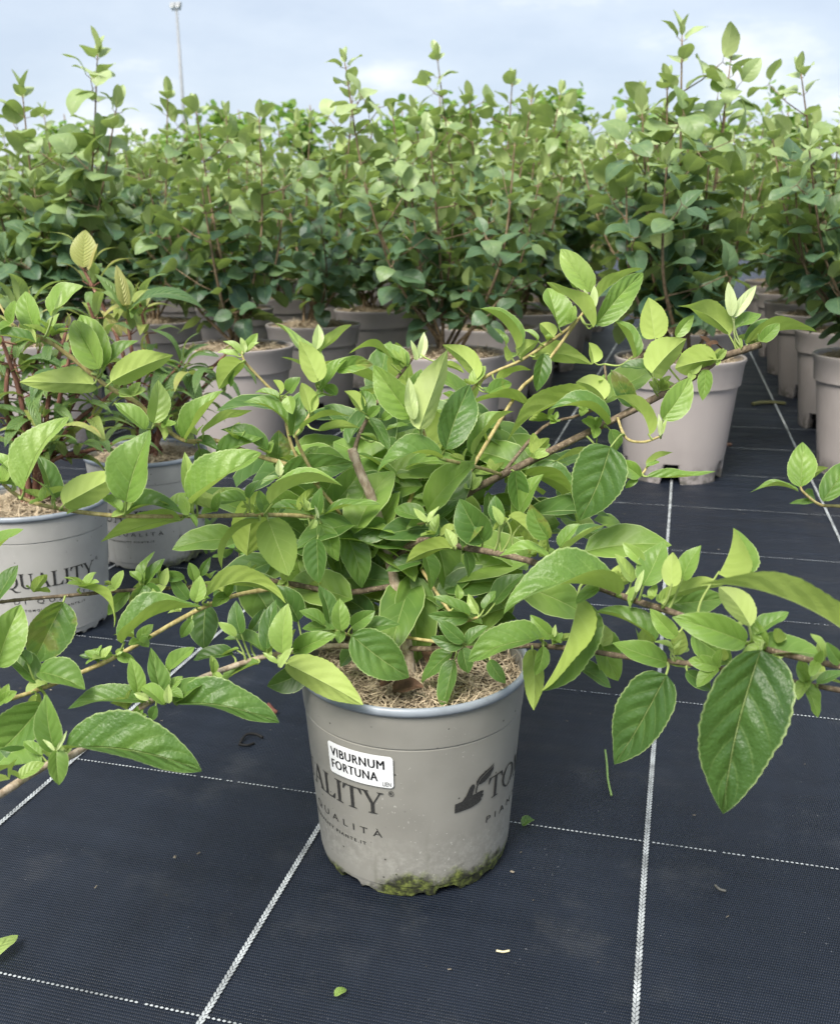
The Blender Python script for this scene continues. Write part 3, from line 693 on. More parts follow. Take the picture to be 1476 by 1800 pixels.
LEAVES = '''
92 555 146 502 .75 .6 .5 z=-.01
63 583 45 512 .5 .6 .45
93 558 108 512 .2 1 .95 z=-.02
62 603 -20 588 .4 .2 .4
64 603 36 585 .8 -.5 .75
175 648 130 563 .45 .5 .62 z=-.02
182 645 142 553 .4 .2 .55
182 650 243 598 .4 .4 .45
195 672 304 625 .4 -.7 .62 z=-.02
166 676 35 672 .33 -.7 .62 h=.14
256 755 201 709 .5 .3 .62 z=-.01
271 744 278 668 .55 .9 .62
290 745 300 684 .35 .6 .4
288 773 272 743 .9 -.5 .65
318 765 308 738 .5 .3 .55
222 882 266 757 .52 1 .45 z=-.02 f=.5
42 862 122 733 .42 .6 .55 z=-.02 f=.6
93 878 68 803 .45 .5 .3 z=.02
98 882 52 838 .2 -.3 .6
112 887 212 833 .5 -.8 .62 h=.13 z=-.02
30 855 -18 832 .5 .3 .6
25 850 8 800 .3 1 1
28 850 30 810 .28 1 1
20 830 -15 795 .4 .3 .5
213 898 180 873 .5 .3 .65
217 893 238 877 .3 .3 .8
225 905 320 903 .42 .2 .2 h=.2 z=.02
318 914 178 952 .3 -.5 .4 h=.12
338 903 350 872 .5 .4 .65
332 905 318 872 .5 .4 .6
332 905 346 927 .5 .6 .6
345 882 325 795 .3 -.3 .55
337 886 460 797 .5 .45 .48 z=-.02 f=.7
327 773 393 688 .45 .25 .5 f=.8
355 762 443 722 .3 -.4 .55
345 775 383 790 .5 .3 .2
350 790 372 838 .6 .7 .15 z=.03
382 800 465 768 .4 .3 .25
511 757 429 708 .36 .15 .42 h=.16
470 790 388 755 .4 .3 .2
488 812 490 756 .8 .8 .12 z=.02
425 635 385 684 .7 -.6 .45
420 628 383 620 .4 .2 .6
425 625 392 600 .4 .2 .6
430 620 423 593 .4 .6 .9
432 615 453 586 .45 .5 .5
437 617 456 602 .4 .3 .7
411 648 406 680 .4 .5 .4
493 693 480 668 .9 -.5 .55
508 690 528 663 .7 .4 .5
490 700 449 690 .4 .1 .45
507 697 514 728 .8 .9 .72 z=-.02
515 767 525 698 .45 .7 .2 z=.01
557 678 483 567 .33 -.2 .6 h=.12 z=-.01
560 670 527 600 .55 -.85 .6 z=-.03
556 614 559 570 .5 1 .9
563 617 618 571 .35 -.5 .62
557 677 495 628 .3 -.4 .6 h=.12
566 690 613 626 .3 .5 .55
592 652 655 641 .4 .4 .5 h=.15
546 725 530 673 .6 -.7 .6 z=-.02
548 722 568 678 .3 -.4 .6 z=-.02
527 757 618 733 .35 -.25 .42 h=.14 z=-.03
560 757 632 752 .3 -.5 .5
690 640 614 622 .5 -.2 .48 h=.28
635 722 605 688 .6 -.6 .5
646 727 635 683 .6 .6 .25
682 697 628 690 .4 -.5 .5
592 694 568 678 .6 .4 .3
650 735 684 794 .36 .8 .22 z=-.02
672 738 699 721 .5 .4 .55
680 756 718 748 .3 .1 .5
648 733 668 714 .6 .4 .45
662 776 632 764 .5 .4 .55
737 630 745 584 .4 1 .95
733 633 722 598 .3 1 1
701 641 690 614 .6 .8 .8
712 641 705 611 .5 .8 .75
716 645 660 612 .5 .2 .4
724 733 657 642 .42 .75 .52 z=-.02 f=.5
737 755 787 616 .4 -.65 .75 z=-.03
728 737 718 664 .35 .9 .95 z=-.04
783 790 826 676 .42 .75 .22 z=-.02 f=.5
776 806 662 830 .4 .15 .42 h=.2 z=-.03
832 801 903 724 .38 .0 .45 z=-.02 h=.12 f=.8
928 712 817 717 .36 -.25 .42 h=.14
1042 702 890 778 .38 -.4 .42 h=.14
1066 747 965 720 .45 .1 .4 h=.2 z=-.02
908 613 844 543 .42 .15 .5 h=.13 f=.8
838 666 778 606 .45 -.6 .55 h=.2
890 605 868 577 .4 .1 .55
945 598 920 580 .4 .1 .55
972 593 948 569 .8 -.6 .55
912 628 946 600 .7 -.6 .55
937 627 1038 641 .36 -.7 .58 h=.28
956 622 943 688 .42 .7 .22 f=.6
872 670 934 650 .4 -.4 .42
858 691 899 674 .5 .4 .45
848 682 862 700 .5 .4 .3
780 640 815 656 .4 -.5 .5
1042 576 960 496 .38 -.35 .6 z=-.02
1037 513 985 438 .42 .5 .6
1010 506 997 462 .4 .8 .88
1045 530 1129 472 .4 -.4 .58
1047 571 1129 480 .33 .7 .5 z=-.02
982 576 962 506 .6 .4 .58
1041 546 1044 502 .35 1 .97 z=-.03
1036 541 1026 508 .3 1 .97 z=-.03
1113 630 1076 562 .5 .15 .42 f=.8
1150 595 1139 523 .65 -.85 .66
1187 592 1219 554 .5 .8 .6
1145 656 1206 596 .7 -.7 .62 z=-.03
1141 650 1090 645 .5 .35 .22
1282 588 1190 537 .45 -.45 .48 h=.14
1285 556 1279 496 .36 1 .97
1288 558 1328 502 .3 1 .97
1290 578 1337 552 .55 .8 .5
1310 606 1434 583 .33 -.1 .42 h=.1 f=.8
1259 632 1186 648 .7 -.7 .48 z=-.01
1240 650 1234 704 .45 -.25 .4
1300 616 1301 594 .7 .5 .8
1247 612 1228 590 .35 .3 -1
1262 604 1236 607 .35 .3 -1
1062 702 1012 672 .7 -.7 .68 h=.28
1043 638 1034 602 .8 -.6 .6
1112 713 1073 650 .45 .6 .2
1141 765 1078 698 .45 -.3 .52 h=.18
1164 738 1213 664 .55 1 .5
1160 766 1157 728 .25 .9 .95 z=-.01
1163 763 1172 734 .25 .9 .95 z=-.01
1073 755 1081 796 .6 .7 .3
1072 785 1018 915 .72 1 .08 z=-.04 f=.35
1048 786 1006 838 .65 .8 .52 z=.03
1049 793 963 818 .3 -.3 .5
922 836 1018 896 .4 .05 .3 h=.18 f=.8
905 828 916 902 .5 .5 .22 f=.7
963 947 932 886 .6 .9 .52 z=-.02
985 978 1069 922 .4 -.4 .66 z=-.02
983 961 1018 921 .5 .7 .5
995 962 1060 926 .5 .4 .18 z=.02
967 984 877 977 .38 -.1 .55 h=.18 z=-.02
878 917 870 871 .6 .6 .3
880 923 865 889 .5 .9 .78 z=-.02
893 907 938 948 .6 -.5 .5
893 912 866 934 .5 -.5 .5
915 917 962 956 .6 .4 .12 z=.03
960 892 1012 916 .6 .5 .1 z=.03
850 953 808 877 .6 .9 .2 f=.5
757 926 813 880 .42 .7 .15 z=-.01
812 961 856 908 .45 .8 .35 z=-.02
797 961 783 929 .7 .8 .75 z=-.02
800 946 802 921 .5 .8 .8
795 963 713 989 .5 -.55 .32 h=.12
818 968 823 1015 .5 .8 .22
790 882 740 869 .4 .3 .35
745 970 757 1038 .6 .8 .28
740 986 678 1004 .5 .8 .22
680 920 617 951 .6 .6 .4
715 949 661 943 .36 .6 .15
744 915 693 896 .6 .3 .45
742 924 714 931 .7 .4 .45
749 917 727 893 .4 .8 .88 z=-.02
752 918 772 890 .4 .8 .8 z=-.02
771 885 727 874 .4 .3 .4
672 888 690 861 .9 .7 .15 z=.03
549 905 477 892 .4 .5 .25
557 906 565 856 .5 1 .35
570 906 668 888 .3 -.1 .4 h=.1
475 886 601 855 .38 -.1 .45 h=.17 z=-.03 f=.75
497 836 621 814 .4 .6 .32
582 891 638 819 .6 .6 .3 z=.01
470 901 455 861 .5 .7 .35
490 841 458 853 .4 .2 .3
492 836 490 807 .5 .7 .88
437 876 456 844 .5 .3 .2
433 881 364 890 .4 .3 .4
471 913 508 1012 .62 -.9 .12
458 915 390 1001 .4 -.2 .4 h=.2
490 911 541 946 .6 .6 .08 z=.04
557 948 560 1025 .5 1 .16 z=-.02 f=.5
540 941 527 963 .7 .9 .3
563 921 594 986 .45 .7 .45 z=-.02
605 931 636 1033 .5 1 .38
555 913 545 931 .7 .8 .7 z=-.03
560 911 553 889 .25 1 1 z=-.03
665 941 655 1012 .5 .8 .1 z=.03
675 896 701 864 .9 .7 .12 z=.03
-10 1062 32 994 .6 .8 .35
-5 1172 37 1063 .5 .5 .42 f=.6
112 1058 58 1166 .55 .8 .25 f=.5
138 1032 201 1103 .4 -.4 .3 h=.22
227 1036 190 1081 .4 .6 .38
253 1029 228 1066 .6 .9 .28
257 1028 286 1059 .7 .8 .22
252 1026 272 969 .4 .5 .5
255 1028 290 982 .4 .7 .3
247 1022 228 1004 .6 .7 .6
325 1016 275 1010 .35 .4 .4
332 1054 300 1012 .5 .8 .35
343 1058 353 1012 .6 1 .6 z=-.02
342 1021 333 989 .7 .8 .5
352 1012 370 979 .4 .6 .3
345 1060 371 1052 .6 .6 .55
215 1131 355 1065 .4 .0 .38 h=.16 z=-.02 f=.75
197 1151 160 1143 .6 .8 .5
205 1149 218 1138 .5 .5 .7
207 1152 238 1161 .5 .5 .5
70 1181 150 1212 .6 .3 .45
70 1201 9 1140 .5 .6 .3
52 1169 30 1141 .6 .7 .3
175 1165 140 1152 .4 .4 .25
65 1220 68 1266 .5 -.6 .45
97 1321 82 1221 .5 1 .48 z=-.02 f=.45
115 1316 354 1356 .4 .3 .38 h=.1 z=-.02 f=.65
74 1328 42 1303 .6 .9 .55
100 1318 104 1380 .65 .9 .42 z=-.03
97 1320 76 1300 .25 1 .95 z=-.03
101 1318 118 1285 .2 1 .95 z=-.04
85 1310 74 1274 .5 .6 .15 z=.02
78 1237 -18 1336 .5 .5 .35 f=.6
74 1344 -22 1366 .45 .5 .42
60 1326 0 1318 .4 .5 .2 z=.02
262 1233 121 1247 .3 .3 .4 h=.14
243 1218 230 1156 .5 1 .45
283 1233 265 1139 .42 .9 .3
296 1180 342 1138 .45 .3 .42
288 1238 249 1207 .5 .3 .62 h=.18 z=-.02
297 1236 297 1203 .5 1 .85 z=-.02
305 1234 373 1191 .4 .3 .45
308 1239 490 1271 .38 .3 .22 h=.13 f=.6
275 1241 265 1266 .6 .7 .2
262 1229 236 1219 .4 .5 .8
497 1148 507 1061 .55 1 .72 z=-.03 f=.4
468 1148 394 1123 .4 .2 .45 h=.12
420 1141 385 1159 .4 -.2 .55
415 1118 384 1094 .4 .4 .65
517 1148 591 1116 .4 .4 .4
423 1114 415 1056 .55 .9 .12
468 1141 485 1054 .4 .8 .12
440 1111 465 1069 .45 .7 .1 z=.02
502 1166 638 1239 .4 -.7 .62 h=.1 z=-.03
455 1166 385 1206 .45 -.1 .42
492 1173 516 1139 .35 .7 .85 z=-.04
488 1166 462 1147 .3 .7 .75 z=-.04
540 1176 470 1206 .6 .7 .12 z=.03
360 1051 501 1061 .4 -.5 .5 h=.26 z=-.02
600 1108 597 1052 .62 1 .55 z=-.02
602 1108 596 1131 .9 .9 .55 z=-.02
620 1113 703 1097 .38 .7 .25
618 1117 719 1191 .62 1 .38 z=-.02 f=.3
618 1101 659 1074 .5 .5 .35
588 1106 531 1105 .35 .3 .28
570 1099 526 1074 .5 .6 .3
580 1096 560 1029 .55 .8 .12
655 1086 600 1049 .6 .6 .08 z=.04
625 1136 598 1172 .7 .8 .08 z=.02
650 1171 667 1197 .6 .8 .1 z=.01
525 1091 475 1029 .5 .4 .12 z=.03
362 1064 360 1141 .8 1 .08 z=.03
410 1149 340 1160 .4 .3 .25 z=.01
338 1089 318 1121 .5 .7 .35
815 1129 769 1089 .42 .7 .25
813 1134 757 1119 .42 .7 .25
813 1139 823 1183 .75 1 .3 z=-.02
820 1131 857 1101 .5 .7 .3
795 1146 742 1201 .5 .9 .2
798 1160 777 1247 .5 .9 .2
823 1086 752 1080 .35 .6 .35
825 1083 761 1049 .35 .2 .32
806 1054 803 1027 .6 1 .48
840 1078 823 1044 .5 .7 .65
850 1071 871 1039 .5 .6 .4
953 1124 823 1163 .42 .3 .38 h=.13 z=-.02 f=.55
860 1161 888 1201 .5 .7 .1
1088 1046 884 1079 .42 .1 .38 h=.17 z=-.02 f=.7
868 1062 920 1009 .5 .6 .18 z=.05
1015 1053 952 1216 .5 R .28 f=.9
935 1141 938 1248 .35 -.5 .35
955 1136 940 1187 .5 .9 .35 z=-.03
970 1121 932 1081 .5 .6 .58
973 1120 976 1098 .4 .9 .85
1007 1166 1073 1209 .45 .6 .1
1045 1106 1086 1197 .6 .9 .45 z=.02
1150 1129 1044 1077 .42 .1 .25 h=.13
1171 1165 1076 1131 .45 .8 .3
1187 1120 1142 1070 .5 .8 .52 z=.01
1175 1166 1213 1173 .6 .6 .6
1180 1141 1149 1129 .5 .5 .65
1180 1139 1197 1123 .4 .6 .75
1171 1186 1080 1343 .56 1 .08 z=-.01 f=.45
1336 1142 1270 1430 .52 1 .1 z=-.03 f=.42
1326 1157 1450 1156 .5 .5 .42
1310 1129 1181 1085 .36 .5 .42 z=-.02
1169 1052 1272 1028 .35 -.6 .42
1165 1063 1273 1051 .4 .7 .45 z=.03
1215 1116 1286 1166 .6 .8 .42 z=.03
1262 1009 1288 928 .95 R .4 f=.95
1505 1125 1231 1028 .36 -.35 .52 h=.1 z=-.04
1318 1101 1263 1032 .5 -.7 .72 z=-.02
1325 1116 1385 1077 .4 .5 .48
1130 1029 1166 951 .62 1 .52
1180 1031 1182 971 .55 -1 .82 z=-.02
1198 1019 1231 959 .55 1 .6
1112 1022 1080 974 .5 .9 .7
1118 1031 1107 1069 .5 .8 .6
1117 1041 1131 1002 .3 .9 .95 z=-.02
1130 992 1094 954 .4 .5 .55
1450 1156 1424 1114 .5 .6 .65
1478 1166 1452 1129 .5 .6 .4
1415 1196 1400 1174 .5 .5 .75
1425 1196 1449 1181 .3 .6 .9
1413 1200 1436 1261 .5 .8 .45
1435 1201 1482 1179 .4 .6 .4
1205 1181 1251 1214 .5 .6 .18
1137 820 1158 812 .6 .5 .5
1125 838 1085 812 .6 .6 .45
1136 820 1182 795 .45 -.5 .5
1136 838 1257 828 .2 .2 .5 h=-.05
1120 842 1098 858 .4 .5 .5
-20 988 42 931 .4 .4 .48
'''
def branch_near(x, y):
    best = min(branch_pts, key=lambda b: (b[0] - x) ** 2 + (b[1] - y) ** 2)
    return best
FACE_RIGHT = CR * .75 + CU * .25 - CF * .35
leaf_rng = random.Random(21)
def make_leaf(base, tip, nrm, wd, fold, arch, age, seed, thing, node, petiole_r=.0009, material=None, name='leaf', nt=34, curl=.07, wave=.028, pq=(.55, .90)):
    L_ = (tip - base).length
    rr = random.Random(seed * 7 + 1)
    V, F, U = leaf_geo(L_, wd, fold, arch, curl * rr.uniform(.6, 1.9), wave * rr.uniform(.6, 1.7), seed, nt=nt, p=pq[0], q=pq[1], side=rr.uniform(-.05, .05), twist=rr.uniform(-.5, .5))
    M3 = frame(base, tip, nrm)
    if node is not None:
        d = M3.transposed() @ (node - base)
        if d.length > .0015:
            mid = d * .45 + Vector((0, 0, -.10 * d.length)) + Vector((-.12 * d.length, 0, 0))
            pv, pf = [], []
            tube(pv, pf, spline([(d, petiole_r * 1.3), (mid, petiole_r), (Vector((.002, 0, 0)), petiole_r * .8)], 4), 5, False)
            b = len(V); V += pv; F += [tuple(b + i for i in f) for f in pf]; U += [(.5, .1)] * len(pv)
    o = mesh_obj(name, V, F, material or M_LEAF, thing, True, U)
    o.matrix_basis = Matrix.Translation(base - thing.location) @ M3.to_4x4()
    o.color = (age, min(1, (L_ / .11) ** 1.3), 0, 1)
    return o
M_DRY = simple('dry_leaf', (.13, .075, .045), .8, .2, 120, .5)
n_leaf = 0
for row in LEAVES.strip().split('\n'):
    k = row.split(); bx, by, tx, ty, wd = map(float, k[:5]); age = float(k[6])
    opt = dict(s.split('=') for s in k[7:]); zo = float(opt.get('z', 0))
    br = branch_near(bx, by)
    far = math.hypot(br[0] - bx, br[1] - by)
    d = br[2] + zo - .004 + leaf_rng.uniform(-.006, .006) - min(far, 60) * .00015
    base = P(bx, by, d)
    Lpx = math.hypot(tx - bx, ty - by); L_ = Lpx * d / FPX
    e = float(opt['e']) if 'e' in opt else leaf_rng.uniform(-.30, .22)
    tip = P(tx, ty, d - e * L_)
    c = (tip - base).normalized(); v = (CAM - base).normalized(); up = Vector((0, 0, 1))
    pv = (v - c * v.dot(c)).normalized(); pu = up - c * up.dot(c)
    pu = pu.normalized() if pu.length > .25 else pv
    if k[5] == 'R': nrm = FACE_RIGHT; q_ = .3
    else:
        q_ = float(k[5]); qe = q_ + ((.06 if 'f' in opt else .16) if q_ < .36 else .06) if -.15 < q_ < .7 else q_; nrm = pu * (1 - abs(qe)) + pv * qe
    nrm = nrm + Vector((leaf_rng.uniform(-.1, .1), leaf_rng.uniform(-.1, .1), 0))
    if .35 <= q_ < 1.01 and k[5] != 'R' and age < .84:
        nrm = Quaternion(c, leaf_rng.choice((-1, 1)) * leaf_rng.uniform(.2, .6) * (1 if q_ < .95 else .7)) @ nrm
    fold = float(opt['f']) + (.2 if q_ < .36 else .12) if 'f' in opt else (.88 - .48 * q_ if q_ >= 0 else .55)
    if age > .84: fold = .55
    arch = float(opt['h']) if 'h' in opt else (.07 if q_ < .75 else .045)
    if age > .84: arch = .02
    far3 = (br[3] - base).length
    node = br[3] if far3 < .10 else br[3] + (base - br[3]) * (1 - .10 / far3)
    n_leaf += 1
    # blades are a touch narrower on the flat than they look, folding takes the rest
    o = make_leaf(base, tip, nrm, wd * (1.42 if fold > .6 else 1.22 if q_ < .75 else 1.06), fold, arch, max(age, 0), n_leaf, hero, node, .0008 + .00002 * Lpx * .1, pq=(.44, .92) if (age < .2 and Lpx > 110) else (.55, .90))
    if age < 0: o.data.materials[0] = M_DRY
    elif age < .6 and leaf_rng.random() < .05: o.color = (age, o.color[1], leaf_rng.uniform(.3, .6), 1)

# leaves deep inside the shrub
inner = Joined(); geo_in = [leaf_geo(1, .56, .5, .08, .15, .03, s, 12, 2, p=.55, q=.85) for s in range(5)]
rg = random.Random(5); made = 0
while made < 215:
    px = rg.gauss(725, 150); py = rg.gauss(900, 130)
    if not (400 < px < 1060 and 690 < py < 1190): continue
    if py > 1090 and not (560 < px < 860): continue
    if abs(px - 735) > 120 and abs(py - 900) > 190: continue
    d = .99 + rg.uniform(-.02, .14)
    if made < 12:
        px = rg.uniform(590, 790); py = rg.uniform(910, 1080); d = rg.uniform(.92, .965)
    elif px > 780 and py < 905: d += .05
    elif 590 < px < 690 and py < 900: d = max(d, 1.01)
    base = P(px, py, d); br = branch_near(px, py)
    a = rg.uniform(0, 6.283); dirv = (CR * math.cos(a) + CU * math.sin(a) * .6 + CF * rg.uniform(-.6, .6)).normalized()
    nrm = Vector((rg.gauss(0, .4), rg.gauss(0, .4), 1)) - CF * .5
    inner.add(rg.choice(geo_in), frame(base, base + dirv, nrm), base, rg.uniform(.15, .6), rg.uniform(.052, .092)); made += 1
io = inner.build('inner_foliage', M_LEAF_J, hero); io['kind'] = 'stuff'
# small tufts of young leaves in the leaf axils along the branches
tuft = Joined(); geo_t = [leaf_geo(1, .62, .5, .05, .05, .03, 30 + s, 10, 2, p=.55, q=.8) for s in range(4)]
for key in ('r1', 'r4', 'r5', 'l1', 'l2', 'l3', 'l4', 'l5', 'r2', 'r3', 'r1b'):
    path = spline([(P(x, y, d), r) for x, y, d, r in BR[key][1]], 8); acc = 0; last = path[0][0]
    for i in range(6, len(path) - 1):
        acc += (path[i][0] - path[i - 1][0]).length
        if acc < .034: continue
        acc = rg.uniform(-.012, .008); p = path[i][0]; ax = (path[i + 1][0] - path[i - 1][0]).normalized()
        for sg in (0, 1):
            if rg.random() < .25: continue
            x = ax.cross(Vector((0, 0, 1))).normalized() * (1 if sg else -1)
            dv = (x * rg.uniform(.1, 1) + Vector((0, 0, 1)) * rg.uniform(.3, 1) + ax * rg.uniform(-.2, .5)).normalized()
            sz = rg.uniform(.010, .024); ag = rg.uniform(.45, .8)
            q0 = p + dv * .006
            for kk in range(rg.choice((2, 2, 3, 4))):
                a = rg.uniform(0, 6.28) if kk > 1 else kk * 3.14 + .4
                side = dv.orthogonal().normalized(); side = Quaternion(dv, a) @ side
                d2 = (dv * rg.uniform(.3, 1.0) + side * .8).normalized()
                tuft.add(rg.choice(geo_t), frame(q0, q0 + d2, dv - side * .4), q0, ag, sz * rg.uniform(.7, 1.2))
to = tuft.build('axil_leaves', M_LEAF_J, hero); to['kind'] = 'stuff'
# dry leaves on the mulch
for (px, py, tx, ty, s) in ((768, 1120, 750, 1165, 901), (668, 1205, 690, 1198, 902), (690, 1212, 745, 1208, 903)):
    b_ = on_plane(px, py, .205); t_ = on_plane(tx, ty, .212)
    make_leaf(b_, t_, Vector((.2, -.5, .8)), .6, .5, .1, 0, s, hero, None, material=M_DRY, name='dry_leaf')
# pale cut face of the stump
ce = P(618, 790, .935); cdir = (P(618, 790, .935) - P(634, 832, .938)).normalized()
V, F = [], []; tube(V, F, [(ce + cdir * .0001, .0043), (ce + cdir * .0012, .0039)], 12)
mesh_obj('cut_face', [v - HC for v in V], F, simple('cut_wood', (.46, .38, .26), .8, .2, 300, .3), hero)

# ------------------------------------------------------------------ red-stemmed shrubs in printed pots, on the left
RIBG = []
for s in range(6):
    V, F, U = leaf_geo(1, .27 + .035 * (s % 3), .38, .19 + .04 * (s % 4), .1, .012, 60 + s, nt=20, ns=3, p=.55, q=.85, serr=.06, teeth=22, rib=.006, rib_n=11)
    RIBG.append(mesh_obj('leaf', V, F, M_RIB, None, True, U, link=False))
def place(o, thing, base, dirv, nrm, scale, age):
    M3 = frame(base, base + dirv, nrm)
    o.matrix_basis = Matrix.Translation(base - thing.location) @ M3.to_4x4() @ Matrix.Scale(scale, 4)
    o.color = (age, .5, 0, 1)
RED = [
 (Vector((-.9822, 1.2930, 0)), 1, 62, False, 'red-stemmed shrub in pale printed pot cut by the left edge', 1.55,
  [(65, 640), (30, 655), (62, 690), (140, 690), (140, 750), (95, 800), (30, 745), (180, 705), (112, 600), (40, 560), (5, 600), (165, 790), (120, 640), (70, 760), (10, 700)]),
 (Vector((-.9849, 1.6455, 0)), 2, 28, True, 'red-stemmed shrub in pale printed pot with recycling triangle, second from the left edge', 1.86,
  [(150, 478), (224, 560), (250, 552), (317, 642), (285, 680), (205, 640), (222, 745), (262, 712), (345, 690), (165, 560), (300, 740), (250, 640), (380, 640)]),
]
rg = random.Random(77)
for (c, mi, spin, tri, lab, dep, nodes) in RED:
    th = empty('potted_shrub', c); tag(th, lab, 'potted plant', 'red-stemmed shrubs')
    printed_pot(th, c, mi, spin, tri, FIB2)
    root = c + Vector((0, 0, .19))
    for i, (px, py) in enumerate(nodes):
        d = dep + rg.uniform(-.09, .09); end = P(px, py, d)
        sb = root + Vector((rg.uniform(-.03, .03), rg.uniform(-.03, .03), 0))
        mid = sb.lerp(end, .5) + Vector((rg.uniform(-.02, .02), rg.uniform(-.02, .02), .03))
        V, F = [], []; tube(V, F, spline([(sb, .0048), (mid, .004), (end, .0030), (end + (end - mid).normalized() * .03, .0018)], 6), 7); stem_v, stem_f = V, F
        top = py < 600
        dirm = (end - mid).normalized()
        for lv in range(2):
            at = end - dirm * (.036 * lv)
            n_l = 4
            a0 = rg.uniform(0, 6.28)
            for kk in range(n_l):
                a = a0 + kk * 6.283 / n_l + rg.uniform(-.4, .4)
                el = rg.uniform(-.55, .35) if not top else rg.uniform(-.1, .9)
                dv = Vector((math.cos(a) * math.cos(el), math.sin(a) * math.cos(el), math.sin(el)))
                b = at + dv * .018
                o = inst('leaf', rg.choice(RIBG), th)
                ag = rg.uniform(.5, 1) if rg.random() < (.5 if top else .15) else rg.uniform(0, .42)
                place(o, th, b, dv, Vector((rg.uniform(-.2, .2), rg.uniform(-.2, .2), 1)), rg.uniform(.058, .092), ag)
                tube(stem_v, stem_f, [(at, .0014), (b + dv * .004, .0011)], 5, False)
        mesh_obj('stem', [v - c for v in stem_v], stem_f, M_RED, th)
        if rg.random() < .8:      # bud pair
            for sgn in (-1, 1):
                o = inst('leaf', RIBG[0], th); dv = (dirm + Vector((sgn * .25, 0, .2))).normalized()
                place(o, th, end + dirm * .025, dv, Vector((-sgn, 0, .4)), rg.uniform(.025, .04), rg.uniform(.7, 1))
# the showy leaves near the tips, placed singly
th = [o for o in bpy.data.objects if o.get('label', '').startswith('red-stemmed shrub in pale printed pot with')][0]
for (bx, by, tx, ty, wd, q_, age, arch) in ((228, 548, 358, 543, .46, .25, .12, .24), (147, 470, 150, 404, .75, .6, .8, .02), (156, 475, 172, 428, .4, .2, .95, .05),
        (222, 548, 168, 482, .4, .4, .3, .1), (221, 545, 205, 466, .35, .5, .85, .05), (213, 592, 176, 545, .36, .3, .92, .1), (235, 532, 262, 510, .5, .2, .85, .15),
        (224, 540, 228, 500, .4, .6, .6, .05), (317, 636, 262, 578, .36, .1, .2, .2), (325, 630, 352, 584, .36, .2, .2, .2), (322, 641, 370, 606, .36, .2, .25, .2),
        (325, 646, 386, 628, .36, .2, .2, .2), (315, 650, 250, 642, .36, .2, .15, .2), (318, 655, 288, 720, .4, .4, .15, .12), (330, 650, 388, 672, .38, .2, .15, .2), (325, 655, 352, 722, .4, .4, .1, .15)):
    d = 1.80; base = P(bx, by, d); tip = P(tx, ty, d - rg.uniform(-.02, .02))
    c_ = (tip - base).normalized(); v = (CAM - base).normalized(); up = Vector((0, 0, 1))
    nrm = (up - c_ * up.dot(c_)).normalized() * (1 - q_) + v * q_
    L_ = (tip - base).length
    V, F, U = leaf_geo(L_, wd, .35, arch, .2, .012, int(bx), nt=24, ns=3, p=.55, q=.85, serr=.07, teeth=24, rib=.006, rib_n=12)
    o = mesh_obj('leaf', V, F, M_RIB, th, True, U); o.matrix_basis = Matrix.Translation(base - th.location) @ frame(base, tip, nrm).to_4x4(); o.color = (age, .5, 0, 1)

# ------------------------------------------------------------------ neighbour reaching in from the right
NC = Vector((.55, 1.42, 0))
nb = empty('potted_shrub', NC); tag(nb, 'shrub outside the right edge whose single green sprig reaches into view', 'potted plant')
printed_pot(nb, NC, 0, 80, False, FIB2)
path = spline([(NC + Vector((0, 0, .19)), .005), (NC + Vector((-.04, -.02, .3)), .004), (P(1560, 900, 1.32), .003), (P(1476, 890, 1.28), .0022), (P(1440, 887, 1.26), .002), (P(1412, 866, 1.25), .0017), (P(1406, 855, 1.25), .001)], 6)
V, F = [], []; tube(V, F, path, 8); mesh_obj('branch', [v - NC for v in V], F, M_TWIG, nb)
for i, (bx, by, tx, ty, wd, q_, age, fold, arch) in enumerate(((1405, 856, 1410, 777, .6, 1, .5, .35, .03), (1408, 859, 1455, 823, .5, -.5, .58, .5, .1), (1402, 864, 1317, 866, .35, .0, .42, .7, .14),
        (1445, 881, 1492, 808, .5, .7, .35, .5, .05), (1412, 866, 1432, 878, .5, .6, .2, .4, .05), (1432, 882, 1387, 885, .4, .4, .4, .4, .05), (1500, 890, 1540, 830, .5, .5, .45, .5, .05), (1500, 892, 1545, 930, .5, .5, .45, .5, .05))):
    d = 1.255; base = P(bx, by, d); tip = P(tx, ty, d + .02)
    c_ = (tip - base).normalized(); v = (CAM - base).normalized(); up = Vector((0, 0, 1))
    pv = (v - c_ * v.dot(c_)).normalized(); pu = up - c_ * up.dot(c_); pu = pu.normalized() if pu.length > .25 else pv
    make_leaf(base, tip, pu * (1 - abs(q_)) + pv * q_, wd, fold, arch, age, 500 + i, nb, None)
for i in range(30):
    a = i * 2.4; z = .22 + .012 * i; dv = Vector((math.cos(a), math.sin(a), .3)); b = NC + Vector((.05 + .05 * math.cos(a), .05 * math.sin(a), z))
    make_leaf(b, b + dv.normalized() * .075, Vector((0, 0, 1)), .5, .5, .08, .3 + .3 * random.random(), 700 + i, nb, NC + Vector((.05, 0, z - .02)))

